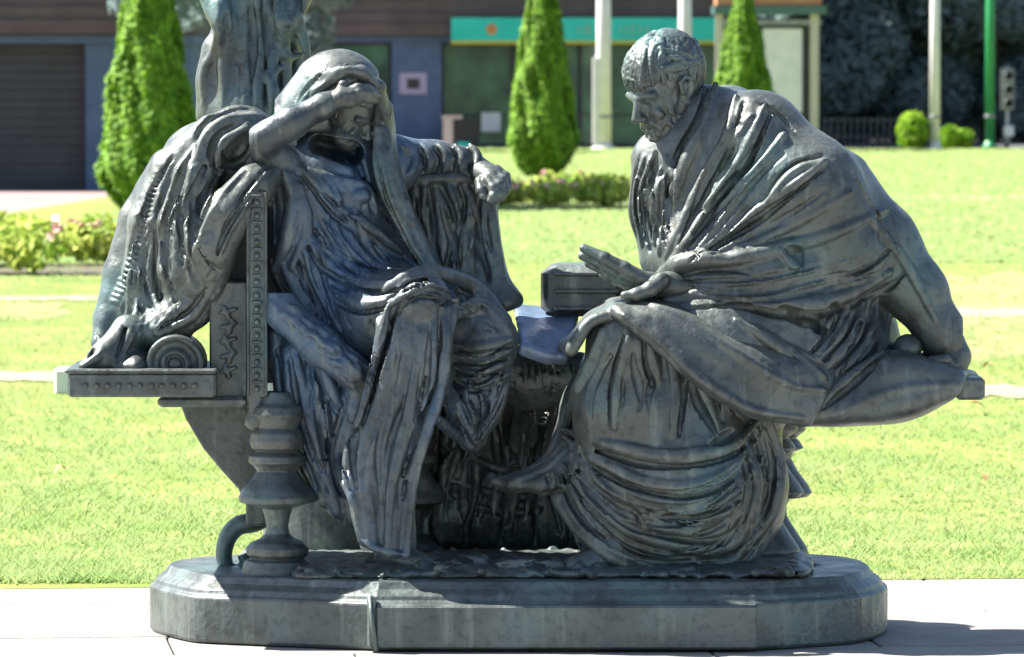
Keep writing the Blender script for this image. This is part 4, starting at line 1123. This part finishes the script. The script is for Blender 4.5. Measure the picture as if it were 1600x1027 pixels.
    # panel folds
    pl_([(700, 480), (690, 600), (640, 745)], 8, 8, 1); fo([(655, 520), (640, 640), (612, 760), (606, 850)], 7); gr([(672, 500), (665, 600), (640, 700), (630, 780)], 6); pl_([(605, 480), (588, 560), (560, 660)], 6, 6, -1)
    fo([(566, 640), (543, 722), (566, 842)], 4.5, .2); fo([(568, 846), (592, 858), (632, 867)], 4); gr([(640, 440), (612, 520), (600, 560)], 5)
    F.flute([(434, 545), (460, 660), (510, 780)], [(562, 600), (560, 680), (566, 800)], 7, 7, .1, 4, 6)
    F.flute([(608, 452), (690, 436), (790, 500)], [(620, 490), (690, 470), (780, 535)], 4, 6, 0, 3, 7)
    F.flute([(712, 540), (750, 550), (798, 535)], [(705, 605), (750, 615), (796, 590)], 6, 5, 0, 2, 8)
    F.flute([(690, 585), (715, 640), (742, 690)], [(800, 585), (775, 640), (748, 690)], 5, 6, 0, 2, 9)
    # chair-side cloth
    for q in ([(445, 545), (462, 640), (505, 760)], [(465, 560), (480, 640), (500, 715)], [(510, 590), (528, 660), (522, 720)], [(432, 560), (442, 640), (470, 700)], [(500, 560), (520, 610), (535, 640)], [(545, 640), (530, 720), (560, 800)]): pl_(q, 8, 8, 1)
    # sleeve that hangs in a loop from the raised arm
    fo([(418, 262), (412, 300), (420, 318)], 13, -.2); fo([(445, 270), (462, 320), (448, 380), (430, 420)], 15, -.1); gr([(432, 275), (440, 330), (432, 380)], 9); fo([(470, 290), (478, 360), (455, 420)], 9)
    gr([(640, 225), (655, 245), (650, 262)], 11, 0, .008, .5)
    for x in (640, 665, 690, 715, 738): pl_([(x - 4, 226), (x + 9, 245), (x + 4, 272)], 6, 6, 1)
    return F
F = woman_body(); woman = put(F, 'seated_woman', m=M['bronze_skyblue'], crisp=.65)
print('woman body', round(time.time() - T0, 1))
hw = put(head_field(False, False, 2, .003, -.10), 'head', woman, disp=0); place(hw, V(543, 174, .0), math.radians(-30), math.radians(30), 0, .74)
# hood and veil
Hh = Field((V(430, 500, 0)[0], -.26, 1.02), (V(720, 500, 0)[0], .26, 1.58), .0048)
Hh.ell(V(530, 158, .02), (.104, .115, .116), .02); Hh.chain([(512, 140, .02, 54), (476, 184, .02, 46), (446, 226, .02, 44), (440, 255, .02, 40)], .05); Hh.chain([(540, 140, .03, 56), (562, 178, .05, 30)], .04)
Hh.cap(V(553, 165, -.04), V(575, 196, -.35), .070, .10, .02, -1); Hh.cap(V(548, 215, -.10), V(545, 290, -.20), .066, .075, .02, -1); Hh.ell(V(530, 260, .0), (.075, .12, .10), .02, -1); Hh.ell(V(552, 165, -.02), (.075, .09, .09), .01, -1)
Hh.cap(V(485, 228, -.08), V(560, 236, -.08), .036, .045, .008, -1, fl=(1, 4, 1)); Hh.cap(V(430, 262, -.3), V(590, 300, -.3), .12, .12, .01, -1)
Hh.chain([(484, 172, -.10, 6), (496, 144, -.125, 8), (526, 118, -.14, 9), (564, 113, -.13, 9), (592, 136, -.095, 8), (604, 170, -.045, 7), (607, 205, -.01, 6)], .02)
Hh.fold([(470, 192), (476, 158), (500, 126), (540, 110), (576, 122), (596, 160), (606, 205)], 6, -.1, .008, 1, .2); Hh.fold([(455, 185), (490, 125), (545, 100)], 5, .4); Hh.groove([(440, 212), (470, 150), (515, 106)], 3, .3)
Hh.sheet([[(594, 160, -.01), (602, 168, .01), (606, 178, .05)], [(590, 215, -.05), (603, 220, -.02), (612, 228, .03)], [(596, 282, -.09), (610, 286, -.06), (620, 293, .0)]], 5, .012)
put(Hh, 'hood', woman, disp=.0005, crisp=.5)
V2 = Field((V(530, 500, 0)[0], -.24, .82), (V(730, 500, 0)[0], .16, 1.36), .0052)
V2.sheet([[(588, 200, -.06), (600, 203, -.05), (612, 214, -.01)], [(590, 275, -.10), (608, 282, -.095), (628, 292, -.05)], [(626, 358, -.10), (643, 362, -.10), (660, 368, -.06)], [(668, 424, -.14), (678, 428, -.13), (690, 432, -.11)]], 5, .006, lambda u, v: .008 * math.sin(u * 8))
V2.pleat([(596, 235), (610, 300), (643, 375), (678, 428)], 5, 5, 1); V2.fold([(606, 235), (628, 300), (656, 370), (686, 430)], 5); V2.flute([(592, 235), (632, 370)], [(616, 235), (656, 370)], 2, 4, 0, 2, 24)
put(V2, 'veil', woman, disp=.0008)
# hand on the brow
lo, hi = hbox(495, 115, 605, 195, -.30, -.02)
fg = [[(543, 143, -.165, 8), (559, 138, -.166, 7.5), (574, 138, -.155, 6.8), (586, 142, -.135, 5.5)], [(545, 149, -.170, 8), (562, 145, -.172, 7.5), (578, 146, -.160, 6.8), (590, 150, -.138, 5.5)],
      [(545, 155, -.168, 8), (561, 152, -.170, 7.5), (576, 154, -.158, 6.6), (587, 158, -.138, 5.2)], [(543, 161, -.16, 7), (556, 159, -.162, 6.5), (569, 162, -.150, 5.8), (578, 166, -.135, 4.8)],
      [(530, 144, -.162, 8), (536, 133, -.160, 7), (545, 127, -.150, 6), (553, 125, -.140, 5)]]
put(hand_field(lo, hi, fg, [((515, 162, -.165, 16), (535, 152, -.165, 15)), ((535, 150, -.17, 13), (548, 149, -.175, 10)), ((535, 157, -.17, 13), (548, 160, -.175, 10))]), 'hand', woman, disp=0)
# hand hanging over the end of the chair back
lo, hi = hbox(735, 245, 815, 345, -.08, .22)
fg = [[(772, 272, .05, 10), (784, 282, .03, 9), (788, 298, .02, 8), (784, 310, .02, 6)], [(768, 278, .03, 10), (779, 290, .01, 9), (781, 304, .0, 8), (776, 314, .0, 6)],
      [(762, 281, .02, 9), (771, 294, .0, 8), (771, 307, -.01, 7), (766, 314, -.01, 6)], [(776, 266, .08, 9), (789, 276, .07, 8), (793, 290, .06, 7), (790, 300, .06, 5.5)], [(750, 284, .03, 9), (752, 298, .01, 8), (756, 308, .0, 6.5)]]
put(hand_field(lo, hi, fg, [((750, 268, .09, 19), (768, 274, .06, 16)), ((755, 272, .07, 17), (766, 278, .04, 14))]), 'hand', woman, disp=0)
foot(650, 884, -.20, .9, 1, 'foot', woman)
# small scroll of cloth trailing from her knee towards the man
S = Field((V(795, 500, 0)[0], -.24, .62), (V(915, 500, 0)[0], .24, .86), .006)
S.sheet([[(806, 480, .16), (850, 484, .17), (900, 486, .16)], [(812, 508, .02), (850, 514, .02), (896, 512, .02)], [(815, 540, -.13), (850, 552, -.135), (884, 556, -.12)]], 5, .004)
S.sheet([[(815, 542, -.13), (850, 554, -.135), (884, 558, -.12)], [(814, 552, -.12), (850, 564, -.12), (882, 566, -.10)]], 5, .004)
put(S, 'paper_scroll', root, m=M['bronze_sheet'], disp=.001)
# cloth fringe, with a recessed mass added behind to keep the gap dark
S = Field((V(620, 500, 0)[0], -.1, .15), (V(1000, 500, 0)[0], .52, .74), .0065)
S.chain([(790, 580, .12, 40), (830, 590, .14, 46), (900, 590, .12, 40)], .04); S.chain([(690, 590, .36, 60), (760, 600, .38, 60)], .05); S.chain([(690, 690, .38, 70), (800, 660, .40, 70), (900, 720, .38, 70)], .05); S.chain([(690, 800, .38, 70), (800, 790, .38, 70), (900, 820, .38, 70)], .05)
for i in range(9): S.fold([(800 + i * 11, 568), (796 + i * 12, 620), (780 + i * 12, 690)], 6); S.groove([(806 + i * 11, 568), (802 + i * 12, 620), (788 + i * 12, 690)], 5)
for k in range(10):
    x = 665 + k * 27; S.pleat([(x + 14, 610), (x + 4, 690), (x - 8 + (k % 3) * 9, 760), (x - 4, 850)], 9, 10, 1 if k % 2 else -1)
S.flute([(660, 620), (650, 850)], [(930, 620), (920, 850)], 12, 9, .2, 8, 31); S.flute([(700, 690), (800, 730), (920, 700)], [(680, 790), (800, 810), (930, 790)], 3, 9, .1, 6, 32)
put(S, 'cloth_and_gap_fill', root, disp=.001, crisp=.6)

# books standing between them
bk = MB(); a = V(852, 493, .16); b = V(984, 413, .16); bk.box(((a[0] + b[0]) / 2, .20, (a[2] + b[2]) / 2), (b[0] - a[0], .26, b[2] - a[2]), rz=-.12, bev=.022)
bo = bk.build('book_box', BR, root); bk = MB()
cx, cz = (a[0] + b[0]) / 2, (a[2] + b[2]) / 2
for dz in (-.045, .0, .045): bk = MB().box((cx - .004, .066, cz + dz), (.17, .018, .012), rz=-.12, bev=.003).build('band', BR, bo)

# --- her chair
chair = empty('armchair', (0, 0, 0), root)
B = Field((V(610, 500, 0)[0], -.12, .70), (V(830, 500, 0)[0], .36, 1.20), .0056)
B.sheet([[(618, 285, .12), (660, 281, .10), (715, 280, .10), (764, 280, .12)], [(625, 350, .10), (670, 350, .08), (720, 350, .08), (768, 350, .10)], [(650, 430, .08), (690, 430, .06), (735, 430, .06), (782, 430, .08)], [(680, 480, .04), (720, 480, .03), (765, 480, .03), (806, 470, .05)]], 11, .012, lambda u, v: .008 * math.sin(u * 17 + 2 * v))
B.cap(V(640, 350, .2), V(740, 470, .16), .07, .07, .03, fl=(1, .8, 1))
for q in ([(664, 290), (668, 350), (684, 425)], [(700, 286), (722, 350), (700, 440)], [(745, 286), (735, 370), (702, 440)], [(680, 288), (690, 350), (690, 430)], [(728, 286), (738, 330), (718, 400)], [(757, 300), (762, 370), (775, 440)]): B.pleat(q, 8, 7, 1)
B.flute([(630, 295), (655, 440)], [(764, 295), (790, 450)], 8, 7, 0, 4, 23)
B.fold([(628, 285), (700, 279), (766, 282)], 7); B.fold([(766, 284), (770, 350), (784, 430), (806, 462)], 7)
put(B, 'chair_back', chair, disp=.0006, crisp=.7)

mb = MB(); a = V(386, 298, -.19); b = V(417, 622, -.19); mb.box(((a[0] + b[0]) / 2, -.17, (a[2] + b[2]) / 2), (b[0] - a[0], .05, a[2] - b[2]), bev=.004)
post = mb.build('post', BR, chair)
for sx in (387.5, 415.5):
    p = V(sx, 460, -.2); MB().box((p[0], -.197, p[2]), (.007, .012, a[2] - b[2] - .01), bev=.002).build('edge_strip', BR, post)
n = 30
for i in range(n):
    p = V(401.5, 306 + i * 10.4, -.2); mb = MB()
    if i % 2: mb.lathe(p, [(.001, -.007), (.006, -.006), (.0085, 0), (.0085, .006)], 10, 'y')
    else: mb.box(p, (.026, .012, .007), bev=.002)
    mb.build('ornament', BR, post)
MB().lathe(V(400, 622, -.17), [(.012, -.085), (.03, -.07), (.028, -.05), (.018, -.03), (.026, 0), (.02, .03), (.026, .05)], 18).build('finial', BR, post)
a = V(326, 440, -.14); b = V(388, 627, -.14); mb = MB(); mb.box(((a[0] + b[0]) / 2, .02, (a[2] + b[2]) / 2), (b[0] - a[0] - .003, .32, a[2] - b[2]), bev=.005)
sp = mb.build('side_panel', BR, chair)
a = V(350, 335, 0); b = V(460, 600, 0); MB().box(((a[0] + b[0]) / 2, .06, (a[2] + b[2]) / 2), (b[0] - a[0], .05, a[2] - b[2]), bev=.004).build('side_board', BR, chair)
a = V(338, 470, -.15); b = V(376, 600, -.15); cx, cz = (a[0] + b[0]) / 2, (a[2] + b[2]) / 2
R_ = Field((a[0] - .02, -.19, b[2] - .02), (b[0] + .02, -.12, a[2] + .02), .0035)
for i in range(5):
    z = cz + (i - 2) * .038
    R_.cap((cx - .018, -.143, z), (cx + .018, -.143, z + .01), .007, .006, .006); R_.cap((cx, -.143, z - .012), (cx + (.012 if i % 2 else -.012), -.146, z + .016), .009, .005, .006)
put(R_, 'relief', sp, disp=0)
a = V(119, 583, -.24); b = V(320, 621, -.24); sl = MB().box(((a[0] + b[0]) / 2 + .003, -.03, (a[2] + b[2]) / 2), (b[0] - a[0] + .05, .42, a[2] - b[2]), bev=.006).build('arm_slab', BR, chair)
MB().box(((a[0] + b[0]) / 2, -.03, a[2] + .004), (b[0] - a[0] + .06, .43, .012), bev=.004).build('moulding', BR, sl)
for i in range(11):
    p = V(134 + i * 17, 603, -.25); MB().lathe(p, [(.001, -.0035), (.005, -.0025), (.007, .0), (.007, .008)], 10, 'y').build('rosette', BR, sl)
MB().box((V(316, 631, -.2)[0], -.0, V(316, 630, -.2)[2]), (.235, .34, .026), bev=.008).build('under_moulding', BR, sl)
p = V(275, 568, -.14); wh = MB(); prof = [(.002, -.05), (.012, -.052), (.016, -.04), (.024, -.036), (.028, -.05), (.034, -.05), (.040, -.034), (.058, -.03), (.062, -.05), (.072, -.052), (.076, -.04), (.076, .10)]
wh.lathe(p, prof, 28, 'y'); wh.build('scroll_end', BR, chair)
# curved bracket and scroll foot behind the turned leg
def ribbon(name, outline, y0, y1, parent):
    P = [V(x, y, 0) for x, y in outline]; n = len(P); v = [(p[0], y0, p[2]) for p in P] + [(p[0], y1, p[2]) for p in P]
    f = [tuple(range(n)), tuple(range(2 * n - 1, n - 1, -1))] + [(i, n + i, n + (i + 1) % n, (i + 1) % n) for i in range(n)]
    me = bpy.data.meshes.new(name); me.from_pydata(v, [], f); me.update(); o = link(name, me, BR, parent)
    md = o.modifiers.new('bevel', 'BEVEL'); md.width = .006; md.segments = 2; return o
ribbon('curved_bracket', [(280, 628), (290, 655), (318, 702), (348, 738), (372, 764), (384, 790), (384, 822), (430, 822), (440, 780), (440, 628)], .0, .16, chair)
pts = [(425, 800), (398, 815), (372, 822), (356, 840), (350, 866), (356, 888), (374, 892), (384, 880), (380, 866)]
c = crom(np.array(pts, float), 6); mb = MB(); mb.tube([V(x, y, .06) for x, y in c], [.030 - .014 * i / len(c) for i in range(len(c))], 12, ref=(0, 1, 0)); mb.build('scroll_foot', BR, chair)
turned_leg(433, 1, -.16, chair, LEG)
turned_leg(640, 1, .28, chair, LEG)
# rolled fleece or padded arm hanging beside her
S = Field((V(405, 500, 0)[0], -.34, .55), (V(610, 500, 0)[0], .02, .90), .005)
S.chain([(436, 452, -.19, 20), (445, 490, -.20, 27), (500, 540, -.215, 30), (556, 585, -.22, 25), (572, 602, -.22, 18)], .02); S.chain([(560, 620, -.22, 17), (556, 640, -.22, 15), (552, 655, -.22, 9)], .015)
rg = np.random.default_rng(9)
for i in range(120):
    t = rg.uniform(0, 1); x = 438 + 130 * t; y = 478 + 110 * t; x += rg.normal(0, 9); y += rg.normal(0, 9); S.fold([(x, y), (x + 7, y + 5), (x + 13, y + 12)], 3.2, .2, .004, 1, .3, 4)
put(S, 'padded_roll', chair, m=M['bronze_skyblue'], disp=0)

# --- big cloth thrown over the chair arm
D = Field((V(105, 500, 0)[0], -.36, .68), (V(470, 500, 0)[0], .34, 1.44), .0043)
D.chain([(425, 262, -.03, 46), (375, 232, .02, 62), (320, 262, .05, 66), (285, 330, .09, 74), (258, 410, .10, 72), (226, 480, .08, 56), (196, 545, .05, 34)], .04)
D.chain([(438, 258, -.09, 18), (398, 290, -.13, 33), (358, 335, -.16, 39), (330, 385, -.15, 42), (318, 440, -.11, 38), (300, 475, -.07, 30)], .012)
D.chain([(395, 195, -.05, 22), (345, 220, -.07, 30), (305, 280, -.08, 34), (285, 350, -.09, 38), (285, 420, -.09, 38), (290, 480, -.08, 30)], .012)
D.chain([(330, 205, -.02, 26), (270, 270, .0, 36), (240, 350, -.01, 40), (232, 430, -.01, 40), (245, 500, -.02, 36), (228, 548, -.03, 24)], .012)
D.chain([(262, 262, .10, 30), (222, 345, .10, 36), (195, 430, .08, 34), (172, 500, .05, 26), (160, 535, .02, 18)], .014)
D.chain([(340, 440, -.09, 26), (300, 478, -.09, 34), (255, 515, -.09, 36)], .015)
D.chain([(200, 520, -.12, 28), (165, 555, -.16, 20), (130, 573, -.19, 8)], .03); D.cap(V(135, 575, -.1), V(215, 570, -.1), .02, .04, .02, fl=(1, 3, 1))
D.cap(V(270, 575, -.06), V(310, 580, -.06), .055, .05, .02, -1, fl=(1, 3, .8))
for q, r, g in (([(380, 268), (352, 300), (325, 345), (308, 385)], 5, 7), ([(425, 262), (392, 305), (362, 352), (345, 395)], 5, 5), ([(395, 180), (352, 188), (322, 212), (306, 250)], 7, 8), ([(385, 200), (350, 224), (342, 258), (368, 266)], 7, 10),
                ([(300, 262), (290, 330), (300, 400), (316, 446)], 5, 7), ([(250, 300), (235, 370), (238, 450), (262, 520)], 5, 5), ([(225, 340), (208, 410), (200, 490)], 5, 5), ([(330, 455), (300, 495), (250, 522)], 6, 6), ([(215, 470), (205, 520), (190, 560)], 6, 6), ([(150, 520), (160, 550), (130, 572)], 6, 6)): D.pleat(q, r, g, 1)
for q, r in (([(345, 235), (352, 258), (378, 250), (395, 225)], 9), ([(318, 205), (285, 270), (262, 345), (262, 420), (278, 480)], 9), ([(345, 262), (320, 300), (312, 370), (330, 412), (345, 425)], 9), ([(270, 245), (235, 310), (214, 390), (206, 450)], 6)): D.groove(q, r, .9)
D.flute([(350, 215), (312, 300), (310, 440)], [(215, 370), (190, 450), (172, 520)], 8, 5.5, -.1, 4, 21); D.flute([(425, 270), (370, 330), (330, 420)], [(395, 300), (350, 370), (325, 440)], 3, 5, -.1, 2, 22)
for i in range(26):                                        # tasselled border
    t = i / 25; x = 248 - 70 * t + 8 * math.sin(t * 3); y = 268 + 200 * t
    D.fold([(x - 8, y), (x, y + 3), (x + 8, y + 6)], 2.6, 0, .003, 1, .2, 4)
rg = np.random.default_rng(12)
for i in range(170):
    x = rg.uniform(215, 345); y = rg.uniform(300, 520); D.fold([(x, y), (x - 2, y + 5), (x - 5, y + 9)], 2.0, .25, .003, 1, .3, 4)
put(D, 'arm_drapery', chair, disp=.0004, crisp=.35)
print('woman', round(time.time() - T0, 1))

# ================================================================== standing draped statue behind
Yb = .80
t = empty('standing_statue', (XAT(470, Yb), Yb, 0)); tag(t, 'dark bronze standing robed statue behind the hooded woman, cut off by the top edge', 'statue')
ox = t.location
def off(o): o.data.transform(Matrix.Translation(-Vector(ox))); return o
F = Field((V(290, 100, Yb)[0], Yb - .30, .13), (V(640, 100, Yb)[0], Yb + .32, 2.42), .0075)
def U(px, z, dy, r): return np.array((XAT(px, Yb + dy), Yb + dy, z)), r / FPX * (Yb + 14)
def uc(pts, k=.04):
    P = [U(*q) for q in pts]
    for a, b in zip(P[:-1], P[1:]): F.cap(a[0], b[0], a[1], b[1], k)
uc([(505, .2, 0, 95), (490, .5, 0, 84), (455, .85, 0, 78), (415, 1.15, 0, 76), (400, 1.36, 0, 74), (398, 1.5, 0, 66), (398, 1.68, 0, 64), (400, 1.86, 0, 76), (402, 2.0, 0, 62)], .05)
uc([(336, 2.0, 0, 34), (402, 2.05, 0, 40), (468, 2.0, 0, 34)]); uc([(402, 2.05, 0, 28), (400, 2.18, -.01, 26)])
uc([(330, 1.98, 0, 32), (316, 1.76, -.03, 26), (348, 1.60, -.13, 19)]); uc([(474, 1.98, 0, 32), (490, 1.76, -.03, 26), (448, 1.60, -.13, 19)])
uc([(340, 1.52, -.02, 26), (338, 1.44, -.02, 30), (340, 1.35, -.02, 34)], .02)
F.ell(U(400, 2.27, -.02, 1)[0], (.078, .095, .11), .02)
for x, x2, r in ((348, 348, 12), (366, 362, 9), (382, 380, 10), (402, 398, 11), (428, 416, 9), (448, 436, 11), (470, 452, 10)): F.pleat([(x, 190), (x + (x2 - x) * .5 + 3, 90), (x2, 0), (x2 + 2, -70)], r, 8, 1)
F.groove([(392, 0), (396, 60), (393, 130)], 8, .1); F.groove([(418, 10), (420, 60), (424, 98)], 8, .1); F.groove([(352, 10), (352, 60), (344, 92)], 8, .1)
F.fold([(338, 0), (344, 40), (334, 85), (320, 110), (318, 170)], 8); F.fold([(462, 10), (474, 60), (484, 95)], 8)
F.fold([(428, 78), (450, 90), (475, 84)], 6); F.fold([(405, 110), (420, 120), (440, 105)], 5); F.fold([(420, 112), (428, 150), (424, 178)], 9)
off(put(F, 'robed_figure', t, M['bronze_back'], disp=.001, dscale=30))
mb = MB(); mb.lathe((XAT(505, Yb) - ox[0], 0, 0), [(.25, 0), (.25, .10), (.235, .125), (.22, .15)], 28); mb.build('base', M['bronze_back'], t)
print('all', round(time.time() - T0, 1))
